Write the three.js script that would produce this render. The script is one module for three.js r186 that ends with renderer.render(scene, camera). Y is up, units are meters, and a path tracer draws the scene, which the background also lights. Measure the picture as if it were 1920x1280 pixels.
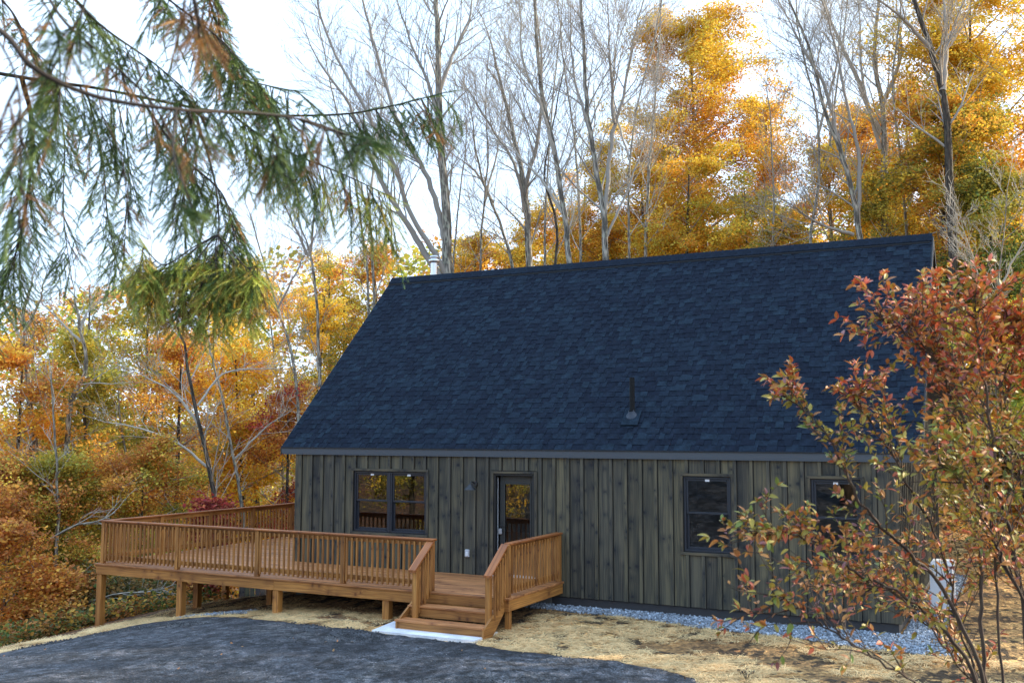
import * as THREE from 'three';
import { mergeGeometries } from 'three/addons/utils/BufferGeometryUtils.js';

// ------------------------------------------------------------------ camera, sky, sun, exposure
const scene = new THREE.Scene();
const camera = new THREE.PerspectiveCamera(37.782, 1.5, 0.05, 2000);
camera.position.set(14.3519, 3.3407, 17.6728);
camera.rotation.order = 'YXZ';
camera.rotation.set(0.0932, 0.4714, 0.002);
camera.focus = 20;
camera.userData.fStop = 5;
camera.updateMatrixWorld(true);

const SUN = new THREE.Vector3(0.69, 0.42, -0.59).normalize();
const renderer = new THREE.WebGLRenderer({ antialias: true });
renderer.toneMapping = THREE.LinearToneMapping;
renderer.toneMappingExposure = 1.9;
renderer.shadowMap.enabled = true;

{ // a bright thin autumn overcast with blue above: white towards the horizon and the sun
  const W = 512, H = 256, data = new Float32Array(W * H * 4);
  for (let r = 0; r < H; r++) for (let c = 0; c < W; c++) {
    const up = ((r + 0.5) / H - 0.5) * Math.PI, az = ((c + 0.5) / W - 0.5) * 2 * Math.PI;
    const x = Math.cos(az) * Math.cos(up), y = Math.sin(up), z = Math.sin(az) * Math.cos(up);
    const cs = x * SUN.x + y * SUN.y + z * SUN.z, e = Math.max(0, y);
    const zen = Math.pow(e, 0.6), glow = Math.pow(Math.max(0, cs * 0.5 + 0.5), 6);
    // soft streaks of thin cloud
    const n = Math.sin(3.1 * x + 5.2 * z + 2 * Math.sin(4 * y + 2 * x)) * Math.sin(4.3 * z - 2.2 * x + 7 * y) * 0.5 + Math.sin(9 * x - 7 * z + 11 * y) * 0.18;
    const cl = THREE.MathUtils.clamp(0.5 + n * 0.6, 0, 1) * (1 - 0.5 * zen);
    const o = (r * W + c) * 4;
    const a = [0.40, 0.68, 1.12], b = [0.68, 0.86, 1.06];
    for (let k = 0; k < 3; k++) {
      let v = b[k] + (a[k] - b[k]) * zen;
      v += ([1.0, 1.08, 1.2][k] - v) * 0.35 * cl;
      v += [0.5, 0.42, 0.3][k] * glow;
      data[o + k] = y < 0 ? [0.14, 0.12, 0.09][k] : v;
    }
    data[o + 3] = 1;
  }
  const t = new THREE.DataTexture(data, W, H, THREE.RGBAFormat, THREE.FloatType);
  t.mapping = THREE.EquirectangularReflectionMapping; t.magFilter = THREE.LinearFilter; t.needsUpdate = true;
  scene.background = t; scene.environment = t;
}
const sun = new THREE.DirectionalLight(new THREE.Color().setRGB(1, 0.86, 0.64), 5);
sun.position.copy(SUN).multiplyScalar(80); sun.castShadow = true;
sun.shadow.mapSize.set(4096, 4096); sun.shadow.radius = 1.2;
Object.assign(sun.shadow.camera, { left: -60, right: 60, top: 60, bottom: -60, near: 1, far: 220 });
scene.add(sun, sun.target);

// ------------------------------------------------------------------ helpers
const V = (x, y, z) => new THREE.Vector3(x, y, z);
const { clamp, lerp, smoothstep } = THREE.MathUtils;
function rng(seed) { let a = seed >>> 0; return () => { a = (a + 0x6d2b79f5) | 0; let t = Math.imul(a ^ (a >>> 15), 1 | a); t = (t + Math.imul(t ^ (t >>> 7), 61 | t)) ^ t; return ((t ^ (t >>> 14)) >>> 0) / 4294967296; }; }
const R0 = rng(7);
const FPX = 1870.24, CAM = camera.position.clone(), CQ = camera.quaternion.clone();
// a point on the sight line through pixel (u, v) of the 1920 x 1280 photograph, d metres in front of the camera
function at(u, v, d) { return V((u - 960) / FPX * d, -(v - 640) / FPX * d, -d).applyQuaternion(CQ).add(CAM); }

const used = new Map();
function numbered(name, parent) {
  const key = (parent ? parent.uuid : 'top') + '/' + name, n = used.get(key) ?? 0;
  used.set(key, n + 1);
  return n ? name + '_' + String(n).padStart(3, '0') : name;
}
function put(o, name, parent) { o.name = numbered(name, parent); (parent ?? scene).add(o); o.castShadow = o.receiveShadow = true; return o; }
const part = (name, geo, mat, parent) => put(new THREE.Mesh(geo, mat), name, parent);
function group(name, parent) { const g = new THREE.Group(); g.name = numbered(name, parent); (parent ?? scene).add(g); return g; }
function tag(o, label, category, grp) { o.userData.label = label; o.userData.category = category; if (grp) o.userData.group = grp; return o; }
function structure(o) { o.userData.kind = 'structure'; return o; }
function stuff(o, label) { o.userData.kind = 'stuff'; if (label) o.userData.label = label; return o; }

// periodic value noise
function hash2(i, j, s) { let h = Math.imul(i, 374761393) ^ Math.imul(j, 668265263) ^ Math.imul(s, 1442695041); h = Math.imul(h ^ (h >>> 13), 1274126177); return ((h ^ (h >>> 16)) >>> 0) / 4294967296; }
function vn(x, y, px = 0, py = 0, s = 0) {
  const i = Math.floor(x), j = Math.floor(y), fx = x - i, fy = y - j, u = fx * fx * (3 - 2 * fx), v = fy * fy * (3 - 2 * fy);
  const m = (a, p) => (p ? ((a % p) + p) % p : a);
  const a = hash2(m(i, px), m(j, py), s), b = hash2(m(i + 1, px), m(j, py), s), c = hash2(m(i, px), m(j + 1, py), s), d = hash2(m(i + 1, px), m(j + 1, py), s);
  return a + (b - a) * u + (c - a) * v + (a - b - c + d) * u * v;
}
function fbm(x, y, px, py, s = 0, oct = 4) { let a = 0, k = 0.5, t = 0; for (let o = 0; o < oct; o++) { a += k * vn(x, y, px, py, s + o * 17); t += k; k *= 0.5; x *= 2; y *= 2; px *= 2; py *= 2; } return a / t; }

function texture(W, H, f, w, h, srgb = true) { // w x h metres per tile
  const d = new Uint8Array(W * H * 4);
  for (let y = 0; y < H; y++) for (let x = 0; x < W; x++) {
    const c = f(x / W, y / H), o = (y * W + x) * 4;
    for (let k = 0; k < 3; k++) d[o + k] = clamp(Math.round((Array.isArray(c) ? c[k] : c) * 255), 0, 255);
    d[o + 3] = 255;
  }
  const t = new THREE.DataTexture(d, W, H);
  t.wrapS = t.wrapT = THREE.RepeatWrapping; t.magFilter = THREE.LinearFilter; t.minFilter = THREE.LinearMipmapLinearFilter; t.generateMipmaps = true;
  if (srgb) t.colorSpace = THREE.SRGBColorSpace;
  t.repeat.set(1 / w, 1 / h); t.needsUpdate = true;
  return t;
}
const mix = (a, b, t) => a.map((v, k) => v + (b[k] - v) * t);
const rgb = (r, g, b) => new THREE.Color().setRGB(r, g, b);

// a box with chamfered edges; uv in metres with v along its longest side
function cbox(w, h, d, c = 0.004, uo = 0, vo = 0) {
  const hx = w / 2, hy = h / 2, hz = d / 2, P = [], N = [];
  const tri = (a, b, e) => P.push(...a, ...b, ...e), quad = (a, b, e, f) => { tri(a, b, e); tri(a, e, f); };
  const H = [hx, hy, hz];
  const face = (ax, s) => { // big faces
    const b = (ax + 1) % 3, e = (ax + 2) % 3, p = (sb, se) => { const q = [0, 0, 0]; q[ax] = s * H[ax]; q[b] = sb * (H[b] - c); q[e] = se * (H[e] - c); return q; };
    const q = [p(-1, -1), p(1, -1), p(1, 1), p(-1, 1)]; if (s < 0) q.reverse(); quad(...q);
  };
  for (let ax = 0; ax < 3; ax++) { face(ax, 1); face(ax, -1); }
  if (c > 0) {
    for (let ax = 0; ax < 3; ax++) for (const sb of [-1, 1]) for (const se of [-1, 1]) { // edges along ax
      const b = (ax + 1) % 3, e = (ax + 2) % 3;
      const p = (t, onB) => { const q = [0, 0, 0]; q[ax] = t * (H[ax] - c); q[b] = sb * (H[b] - (onB ? 0 : c)); q[e] = se * (H[e] - (onB ? c : 0)); return q; };
      const q = [p(-1, true), p(1, true), p(1, false), p(-1, false)]; if (sb * se > 0) q.reverse(); quad(...q);
    }
    for (const sx of [-1, 1]) for (const sy of [-1, 1]) for (const sz of [-1, 1]) {
      const q = [[sx * hx, sy * (hy - c), sz * (hz - c)], [sx * (hx - c), sy * hy, sz * (hz - c)], [sx * (hx - c), sy * (hy - c), sz * hz]];
      if (sx * sy * sz < 0) q.reverse(); tri(...q);
    }
  }
  return finish(P, H, uo, vo);
}
function finish(P, H, uo = 0, vo = 0) {
  const g = new THREE.BufferGeometry();
  g.setAttribute('position', new THREE.Float32BufferAttribute(P, 3));
  g.computeVertexNormals();
  const n = g.attributes.normal.array, uv = [], L = H.indexOf(Math.max(...H));
  for (let i = 0; i < P.length; i += 3) {
    const a = [Math.abs(n[i]), Math.abs(n[i + 1]), Math.abs(n[i + 2])];
    let m = a.indexOf(Math.max(...a));
    const o = [0, 1, 2].filter((k) => k !== m), v = o.includes(L) ? L : o[1], u = o[0] === v ? o[1] : o[0];
    uv.push(P[i + u] + uo + m * 0.37, P[i + v] + vo);
  }
  g.setAttribute('uv', new THREE.Float32BufferAttribute(uv, 2));
  return g;
}
// extrude a polygon in a plane: pts [[a,b]..] in axes (A,B), thickness along C, centred box-like uv
function prism(pts, t, axes = 'xyz', uo = 0, vo = 0) {
  const I = { x: 0, y: 1, z: 2 }, A = I[axes[0]], B = I[axes[1]], C = I[axes[2]], P = [];
  const p = (q, c) => { const r = [0, 0, 0]; r[A] = q[0]; r[B] = q[1]; r[C] = c; return r; };
  const flip = ((B - A + 3) % 3 === 1) ? 1 : -1;
  const area = pts.reduce((s, q, i) => { const r = pts[(i + 1) % pts.length]; return s + q[0] * r[1] - r[0] * q[1]; }, 0);
  const ccw = (area > 0 ? 1 : -1) * flip, tri = (a, b, c) => (ccw > 0 ? P.push(...a, ...b, ...c) : P.push(...a, ...c, ...b));
  const tr = THREE.ShapeUtils.triangulateShape(pts.map((q) => new THREE.Vector2(q[0], q[1])), []);
  for (const [i, j, k] of tr) {
    const s = (pts[j][0] - pts[i][0]) * (pts[k][1] - pts[i][1]) - (pts[k][0] - pts[i][0]) * (pts[j][1] - pts[i][1]);
    const o = (s > 0) === (area > 0) ? [i, j, k] : [i, k, j];
    tri(p(pts[o[0]], t / 2), p(pts[o[1]], t / 2), p(pts[o[2]], t / 2)); tri(p(pts[o[0]], -t / 2), p(pts[o[2]], -t / 2), p(pts[o[1]], -t / 2));
  }
  for (let i = 0; i < pts.length; i++) { const a = pts[i], b = pts[(i + 1) % pts.length]; tri(p(a, t / 2), p(a, -t / 2), p(b, -t / 2)); tri(p(a, t / 2), p(b, -t / 2), p(b, t / 2)); }
  const H = [0, 0, 0]; for (let k = 0; k < 3; k++) { let lo = 1e9, hi = -1e9; for (let i = k; i < P.length; i += 3) { lo = Math.min(lo, P[i]); hi = Math.max(hi, P[i]); } H[k] = (hi - lo) / 2; }
  return finish(P, H, uo, vo);
}
const box = (x0, x1, y0, y1, z0, z1, c = 0.004, uo = 0, vo = 0) => cbox(x1 - x0, y1 - y0, z1 - z0, c, uo, vo).translate((x0 + x1) / 2, (y0 + y1) / 2, (z0 + z1) / 2);
const uvjit = () => [R0() * 7, R0() * 11];

// tubes joined into one mesh
class TB {
  constructor() { this.p = []; this.n = []; this.uv = []; this.i = []; }
  tube(pts, rad, sides) {
    const base = this.p.length / 3; let nx = V(1, 0, 0), len = 0; const t = V(0, 0, 0), b = V(0, 0, 0);
    for (let k = 0; k < pts.length; k++) {
      t.copy(pts[Math.min(k + 1, pts.length - 1)]).sub(pts[Math.max(k - 1, 0)]).normalize();
      if (k === 0 && Math.abs(t.x) > 0.8) nx = V(0, 0, 1);
      nx.addScaledVector(t, -nx.dot(t)).normalize(); b.crossVectors(t, nx);
      if (k) len += pts[k].distanceTo(pts[k - 1]);
      for (let s = 0; s <= sides; s++) {
        const a = (s / sides) * 2 * Math.PI, c = Math.cos(a), d = Math.sin(a), x = nx.x * c + b.x * d, y = nx.y * c + b.y * d, z = nx.z * c + b.z * d;
        this.p.push(pts[k].x + x * rad[k], pts[k].y + y * rad[k], pts[k].z + z * rad[k]); this.n.push(x, y, z); this.uv.push((s / sides) * Math.max(0.12, 6.28 * rad[0]), len);
      }
    }
    for (let k = 0; k < pts.length - 1; k++) for (let s = 0; s < sides; s++) { const a = base + k * (sides + 1) + s, c = a + sides + 1; this.i.push(a, a + 1, c, a + 1, c + 1, c); }
    return this;
  }
  geo() {
    const g = new THREE.BufferGeometry();
    g.setAttribute('position', new THREE.Float32BufferAttribute(this.p, 3)); g.setAttribute('normal', new THREE.Float32BufferAttribute(this.n, 3)); g.setAttribute('uv', new THREE.Float32BufferAttribute(this.uv, 2));
    g.setIndex(this.i); return g;
  }
}
const sidesFor = (r) => (r > 0.1 ? 9 : r > 0.04 ? 6 : r > 0.015 ? 4 : 3);
function smoothPath(pts, n) { return new THREE.CatmullRomCurve3(pts, false, 'centripetal').getPoints(n); }
function taper(n, r0, r1, pw = 1) { return Array.from({ length: n }, (_, i) => r0 + (r1 - r0) * Math.pow(i / (n - 1), pw)); }

// the lie of the land
function height(x, z) {
  let h = 0.05 * clamp(2.2 - z, 0, 2.2);
  const t = 3 - x;
  if (t > 0) { const q = Math.min(t, 13); h += -0.052 * q - 0.0112 * q * q; if (t > 13) h -= 0.372 * (Math.min(t, 38) - 13) * (1 - 0.3 * clamp((t - 13) / 25, 0, 1)); }
  if (x < 1 && z < 0) h -= 0.13 * Math.min(-z, 9) * smoothstep(1 - x, 0.5, 5);
  if (z > 6) { const q = Math.min(z, 18) - 6; h += 0.0108 * q * q; if (z > 18) h += 0.12 * (Math.min(z, 40) - 18); }
  if (z < -9) h += 0.13 * (Math.min(-z, 60) - 9) * smoothstep(x, -6, 10);
  const d = Math.hypot(x - 5, z + 5);
  if (d > 75) h += 0.1 * (Math.min(d, 190) - 75);
  const near = smoothstep(d, 12, 26);
  return h + (vn(x * 0.23, z * 0.23, 0, 0, 5) - 0.5) * 0.5 * near + (vn(x * 0.9, z * 0.9, 0, 0, 6) - 0.5) * (0.035 + 0.08 * near);
}
function onGround(u, v) { // where the sight line through a pixel meets the ground
  const a = at(u, v, 1).sub(CAM); let s = 2;
  for (; s < 90; s += 0.02) { if (CAM.y + a.y * s < height(CAM.x + a.x * s, CAM.z + a.z * s)) break; }
  return V(CAM.x + a.x * s, 0, CAM.z + a.z * s);
}

// ------------------------------------------------------------------ materials
const woodTex = (seed, dark, light, knot, knots, contrast, w = 1, h = 4) => {
  const r = rng(seed), K = Array.from({ length: knots }, () => [r(), r(), 0.012 + r() * 0.02, r()]);
  return texture(512, 1024, (u, v) => {
    let warp = 0, kn = 0;
    for (const [ku, kv, ks, kk] of K) {
      let du = u - ku, dv = v - kv; du -= Math.round(du); dv -= Math.round(dv);
      const e = Math.hypot(du * w * 0.7, dv * h * 0.8) / ks; if (e < 6) { warp += Math.sign(du) * Math.exp(-e * e * 0.12) * 0.02; kn = Math.max(kn, Math.exp(-e * e * 0.8) * (0.5 + 0.5 * kk), 0.35 * Math.exp(-e * e * 0.12)); }
    }
    const uu = u + warp + 0.01 * Math.sin(v * 6.283 * 2);
    const g = fbm(uu * 64, v * 6, 64, 6, seed, 3), f = fbm(uu * 200, v * 10, 200, 10, seed + 3, 2), b = fbm(u * 6, v * 5, 6, 5, seed + 9, 4);
    let t = clamp(0.5 + (g - 0.5) * 1.5 * contrast + (f - 0.5) * 0.7 * contrast + (b - 0.5) * 1.3 * contrast, 0, 1);
    return mix(mix(dark, light, t), knot, clamp(kn, 0, 1));
  }, w, h);
};
const T = {};
T.siding = woodTex(11, [0.25, 0.245, 0.225], [0.40, 0.375, 0.315], [0.085, 0.10, 0.14], 34, 1.1);
T.deck = woodTex(23, [0.49, 0.325, 0.165], [0.74, 0.535, 0.315], [0.34, 0.19, 0.09], 30, 0.8);
T.grain = woodTex(37, [0.35, 0.35, 0.35], [0.65, 0.65, 0.65], [0.2, 0.2, 0.2], 30, 1.1);
T.grain.colorSpace = THREE.NoColorSpace;
T.asphalt = texture(1024, 1024, (u, v) => {
  const f = hash2(Math.floor(u * 1024), Math.floor(v * 1024), 3), g = vn(u * 330, v * 330, 330, 330, 8), c = fbm(u * 7, v * 7, 7, 7, 4, 5), d = fbm(u * 45, v * 45, 45, 45, 12, 4), e = smoothstep(fbm(u * 30, v * 30, 30, 30, 33, 4), 0.55, 0.66), k = smoothstep(fbm(u * 40, v * 40, 40, 40, 44, 4), 0.56, 0.68);
  let t = 0.31 + (f - 0.5) * 0.2 + (g - 0.5) * 0.28 + (c - 0.5) * 0.16 + (d - 0.5) * 0.36 - e * 0.12 + k * 0.08;
  if (hash2(Math.floor(u * 300), Math.floor(v * 300), 21) > 0.996) t += 0.3;
  t = Math.max(t, 0.05);
  return [t * (0.98 + k * 0.08), t * (0.99 + k * 0.03), t * 1.02];
}, 5, 5);
T.asphaltBump = texture(512, 512, (u, v) => 0.5 + (vn(u * 190, v * 190, 190, 190, 8) - 0.5) * 0.7 + (fbm(u * 14, v * 14, 14, 14, 4, 4) - 0.5) * 0.8, 3, 3, false);
T.ground = texture(1024, 1024, (u, v) => {
  const f = vn(u * 400, v * 400, 400, 400, 1), g = fbm(u * 60, v * 60, 60, 60, 2, 3), c = fbm(u * 8, v * 8, 8, 8, 3, 4);
  const k = smoothstep(fbm(u * 20, v * 14, 20, 14, 77, 5), 0.56, 0.68);
  return clamp((0.65 + (f - 0.5) * 0.3 + (g - 0.5) * 0.6 + (c - 0.5) * 0.4) * (1 - 0.6 * k), 0.16, 1);
}, 3, 3);
T.groundBump = texture(512, 512, (u, v) => fbm(u * 50, v * 50, 50, 50, 2, 4), 2, 2, false);
T.granule = texture(512, 512, (u, v) => 0.72 + (hash2(Math.floor(u * 512), Math.floor(v * 512), 5) - 0.5) * 0.4 + (vn(u * 120, v * 120, 120, 120, 6) - 0.5) * 0.25 + (fbm(u * 10, v * 10, 10, 10, 4, 3) - 0.5) * 0.3, 0.8, 0.8);
T.bark = texture(512, 512, (u, v) => {
  const g = fbm(u * 26, v * 5, 26, 5, 2, 4), p = fbm(u * 5, v * 5, 5, 5, 9, 4), l = smoothstep(fbm(u * 9, v * 12, 9, 12, 31, 3), 0.55, 0.7);
  const t = 0.55 + (g - 0.5) * 0.9 + (p - 0.5) * 0.5;
  return mix([t, t * 0.97, t * 0.92], [0.78, 0.82, 0.74], l * 0.55);
}, 0.7, 1.2);
T.barkBump = texture(256, 256, (u, v) => fbm(u * 26, v * 5, 26, 5, 2, 4), 0.7, 1.2, false);
T.concrete = texture(512, 512, (u, v) => 0.9 + (vn(u * 200, v * 200, 200, 200, 1) - 0.5) * 0.1 + (fbm(u * 7, v * 7, 7, 7, 2, 5) - 0.5) * 0.25, 1.5, 1.5);
T.fine = texture(256, 256, (u, v) => fbm(u * 60, v * 60, 60, 60, 3, 3), 0.5, 0.5, false);

const std = (o) => new THREE.MeshStandardMaterial({ roughness: 0.8, ...o });
const M = {
  siding: [0.95, 0.72, 1.12, 0.84, 0.66, 1.0].map((k, i) => std({ color: rgb(k, k * [0.96, 0.97, 0.95, 0.99, 0.98, 0.97][i], k * [0.82, 0.87, 0.78, 0.95, 0.96, 0.84][i]), map: T.siding, bumpMap: T.grain, bumpScale: 0.002, roughness: 0.82 })),
  trim: std({ color: rgb(0.86, 0.78, 0.66), map: T.siding, bumpMap: T.grain, bumpScale: 0.0015, roughness: 0.8 }),
  deck: [1.0, 0.84, 1.14].map((k, i) => std({ color: rgb(k * 1.06, k * [0.97, 0.93, 0.97][i], k * [0.72, 0.68, 0.7][i]), map: T.deck, bumpMap: T.grain, bumpScale: 0.0015, roughness: 0.62 })),
  board: [1.0, 0.86, 1.12].map((k, i) => std({ color: rgb(k * 1.27, k * 1.1, k * 1.15), map: T.deck, bumpMap: T.grain, bumpScale: 0.0015, roughness: 0.6 })),
  cap: std({ color: rgb(0.95, 0.66, 0.5), map: T.deck, bumpMap: T.grain, bumpScale: 0.0015, roughness: 0.55 }),
  fascia: std({ color: rgb(0.062, 0.072, 0.085), roughness: 0.55, bumpMap: T.fine, bumpScale: 0.0006 }),
  shingle: [[0.0175, 0.0275, 0.049], [0.0205, 0.034, 0.058], [0.0145, 0.022, 0.041], [0.0235, 0.041, 0.067]].map((c) => new THREE.MeshPhysicalMaterial({ color: rgb(c[0] * 1.3, c[1] * 1.28, c[2] * 1.18), map: T.granule, roughness: 0.95, specularIntensity: 0.25, bumpMap: T.granule, bumpScale: 0.0012 })),
  black: std({ color: rgb(0.012, 0.012, 0.013), roughness: 0.5 }),
  frame: std({ color: rgb(0.018, 0.021, 0.03), roughness: 0.45 }),
  doorPaint: std({ color: rgb(0.035, 0.036, 0.034), roughness: 0.5, bumpMap: T.fine, bumpScale: 0.0004 }),
  white: std({ color: rgb(0.78, 0.79, 0.8), roughness: 0.5 }),
  sticker: std({ color: rgb(0.75, 0.76, 0.8), roughness: 0.6 }),
  steel: std({ color: rgb(0.72, 0.72, 0.73), metalness: 0.9, roughness: 0.32 }),
  iron: std({ color: rgb(0.03, 0.03, 0.032), roughness: 0.45, metalness: 0.2 }),
  foundation: std({ color: rgb(0.045, 0.043, 0.045), roughness: 0.9, bumpMap: T.fine, bumpScale: 0.003 }),
  parge: std({ color: rgb(0.16, 0.16, 0.15), roughness: 0.9, bumpMap: T.fine, bumpScale: 0.002 }),
  inner: std({ color: rgb(0.35, 0.33, 0.3), roughness: 0.9 }),
  innerFloor: std({ color: rgb(0.2, 0.13, 0.08), roughness: 0.6 }),
  glass: new THREE.MeshPhysicalMaterial({ color: rgb(0.86, 0.9, 0.92), transmission: 1, roughness: 0.0, thickness: 0, ior: 2.0 }),
  screen: new THREE.MeshPhysicalMaterial({ color: rgb(0.28, 0.3, 0.34), transmission: 1, roughness: 0.0, thickness: 0, ior: 1.9 }),
  concrete: std({ color: rgb(0.95, 0.95, 0.97), map: T.concrete, roughness: 0.85, bumpMap: T.fine, bumpScale: 0.002 }),
  bark: std({ color: rgb(0.85, 0.81, 0.74), map: T.bark, bumpMap: T.barkBump, bumpScale: 0.012, roughness: 0.9 }),
  barkPale: std({ color: rgb(0.95, 0.88, 0.76), map: T.bark, bumpMap: T.barkBump, bumpScale: 0.008, roughness: 0.9 }),
  barkDark: std({ color: rgb(0.22, 0.19, 0.165), map: T.bark, bumpMap: T.barkBump, bumpScale: 0.016, roughness: 0.9 }),
  twig: std({ color: rgb(0.34, 0.305, 0.26), roughness: 0.85 }),
  twigPale: std({ color: rgb(0.46, 0.42, 0.35), roughness: 0.85 }),
  leaf: new THREE.MeshPhysicalMaterial({ color: rgb(1, 1, 1), roughness: 1, transmission: 0.42, thickness: 0, side: THREE.DoubleSide, specularIntensity: 0.4 }),
  needle: std({ color: rgb(1, 1, 1), roughness: 0.7, side: THREE.DoubleSide }),
  spruceBark: std({ color: rgb(0.2, 0.15, 0.115), roughness: 0.9, map: T.bark }),
};

// ------------------------------------------------------------------ ground
const edgePix = [[-700, 1420], [-350, 1300], [-120, 1243], [0, 1228], [60, 1213], [180, 1191], [250, 1176], [330, 1164], [400, 1158], [470, 1161], [560, 1172], [640, 1180], [700, 1188], [760, 1196], [820, 1203], [885, 1210], [960, 1224], [1100, 1238], [1200, 1252], [1290, 1271], [1313, 1285]];
const edge = edgePix.map(([u, v]) => onGround(u, v));
edge[0].set(-3.5, 0, 15); edge[1].set(-1.6, 0, 10.5);
edge.push(V(10.9, 0, 5.4), V(12.2, 0, 8), V(15.5, 0, 11.5), V(20, 0, 14));
const edgeLine = new THREE.CatmullRomCurve3(edge, false, 'centripetal').getPoints(420);
edgeLine.forEach((p, i) => { const n = (fbm(i * 0.16, 3.3, 0, 0, 2, 5) - 0.5) * 0.5; p.z += n * 0.6; p.x += n * 0.25; });
function inDrive(x, z) { // on the paved side of the ragged edge
  let best = 1e9, side = 0;
  for (let i = 0; i < edgeLine.length - 1; i += 2) {
    const a = edgeLine[i], b = edgeLine[Math.min(i + 2, edgeLine.length - 1)], ex = b.x - a.x, ez = b.z - a.z, L = ex * ex + ez * ez || 1e-9;
    const t = clamp(((x - a.x) * ex + (z - a.z) * ez) / L, 0, 1), dx = x - a.x - ex * t, dz = z - a.z - ez * t, d = dx * dx + dz * dz;
    if (d < best) { best = d; side = ex * dz - ez * dx; }
  }
  return Math.sqrt(best) * (side > 0 ? 1 : -1);
}
{ // one sheet out to the horizon, fine near the house
  const axis = (lo, hi, step, far) => { const a = []; for (let v = lo; v <= hi + 1e-6; v += step) a.push(v); let s = step; for (let v = hi; v < far;) { s *= 1.14; v += s; a.push(v); } s = step; for (let v = lo; v > -far;) { s *= 1.14; v -= s; a.unshift(v); } return a; };
  const X = axis(-9, 20, 0.2, 700), Z = axis(-8, 9, 0.2, 700), nx = X.length, nz = Z.length, P = [], C = [], UV = [], I = [];
  const straw = [0.50, 0.395, 0.24], soil = [0.12, 0.088, 0.06], litter = [0.2, 0.105, 0.045], moss = [0.07, 0.085, 0.03];
  for (const z of Z) for (const x of X) {
    P.push(x, height(x, z), z); UV.push(x, z);
    const dLawn = Math.max(-2.6 - x, x - 19, -14 - z, z - 22, 0) + (fbm(x * 0.4, z * 0.4, 0, 0, 3, 3) - 0.5) * 3 - 2.2 * smoothstep(z, 4, 7);
    let c = mix(straw, litter, smoothstep(dLawn, -0.3, 1.3));
    c = mix(c, moss, smoothstep(fbm(x * 0.25, z * 0.25, 0, 0, 8, 3), 0.52, 0.68) * smoothstep(dLawn, 1, 5) * 0.8);
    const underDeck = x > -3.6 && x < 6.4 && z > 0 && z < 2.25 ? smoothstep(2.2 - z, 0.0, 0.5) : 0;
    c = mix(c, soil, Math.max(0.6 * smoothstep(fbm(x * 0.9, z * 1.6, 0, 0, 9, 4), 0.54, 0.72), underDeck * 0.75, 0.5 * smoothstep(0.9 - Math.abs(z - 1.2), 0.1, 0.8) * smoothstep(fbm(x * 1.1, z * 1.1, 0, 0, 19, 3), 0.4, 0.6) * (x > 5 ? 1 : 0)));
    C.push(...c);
  }
  for (let j = 0; j < nz - 1; j++) for (let i = 0; i < nx - 1; i++) { const a = j * nx + i; I.push(a, a + nx, a + 1, a + 1, a + nx, a + nx + 1); }
  const g = new THREE.BufferGeometry(); g.setIndex(I);
  g.setAttribute('position', new THREE.Float32BufferAttribute(P, 3)); g.setAttribute('color', new THREE.Float32BufferAttribute(C, 3)); g.setAttribute('uv', new THREE.Float32BufferAttribute(UV, 2));
  g.computeVertexNormals();
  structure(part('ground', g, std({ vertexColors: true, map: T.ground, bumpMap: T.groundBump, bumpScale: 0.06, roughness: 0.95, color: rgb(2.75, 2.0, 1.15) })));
}
{ // asphalt driveway, a sheet with a ragged edge and a small thickness
  const n = edgeLine.length, rows = 44, P = [], UV = [], C = [], I = [];
  const nearLine = (t) => V(lerp(-6, 24, t), 0, 30);
  for (let r = -1; r <= rows; r++) for (let i = 0; i < n; i++) {
    const s = Math.max(0, r) / rows, q = edgeLine[i].clone().lerp(nearLine(i / (n - 1)), Math.pow(s, 1.5));
    const lift = r < 0 ? -0.05 : 0.028 + 0.012 * Math.min(1, s * 8);
    P.push(q.x, height(q.x, q.z) + lift + 0.03 * (fbm(q.x * 0.7, q.z * 0.7, 0, 0, 14, 3) - 0.5), q.z); UV.push(q.x, q.z);
    const w = fbm(q.x * 0.35, q.z * 0.5, 0, 0, 41, 4), dust = smoothstep(fbm(q.x * 0.8, q.z * 1.1, 0, 0, 52, 4), 0.52, 0.75), dk = smoothstep(fbm(q.x * 1.2 + 9, q.z * 1.9, 0, 0, 63, 4), 0.54, 0.7);
    let c = mix([1, 1, 1], [1.55, 1.4, 1.15], dust * 0.55); c = mix(c, [0.3, 0.3, 0.32], dk * 0.85);
    C.push(...c.map((v) => v * (0.55 + 0.9 * w)));
  }
  for (let j = 0; j < rows + 1; j++) for (let i = 0; i < n - 1; i++) { const a = j * n + i; I.push(a, a + n, a + 1, a + 1, a + n, a + n + 1); }
  const g = new THREE.BufferGeometry(); g.setIndex(I);
  g.setAttribute('position', new THREE.Float32BufferAttribute(P, 3)); g.setAttribute('color', new THREE.Float32BufferAttribute(C, 3)); g.setAttribute('uv', new THREE.Float32BufferAttribute(UV, 2));
  g.computeVertexNormals();
  structure(part('driveway', g, std({ vertexColors: true, map: T.asphalt, bumpMap: T.asphaltBump, bumpScale: 0.04, roughness: 0.9, color: rgb(0.75, 0.775, 0.81) })));
}
function scatter(name, geo, mat, list, parent) { // list of {p, q, s, c}
  const im = new THREE.InstancedMesh(geo, mat, list.length), m = new THREE.Matrix4(), sv = V(1, 1, 1);
  list.forEach((e, i) => { if (typeof e.s === 'number') sv.set(e.s, e.s, e.s); else sv.copy(e.s); im.setMatrixAt(i, m.compose(e.p, e.q, sv)); if (e.c) im.setColorAt(i, e.c); });
  im.frustumCulled = false;
  return put(im, name, parent);
}
const Q = (x, y, z) => new THREE.Quaternion().setFromEuler(new THREE.Euler(x, y, z));
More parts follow.
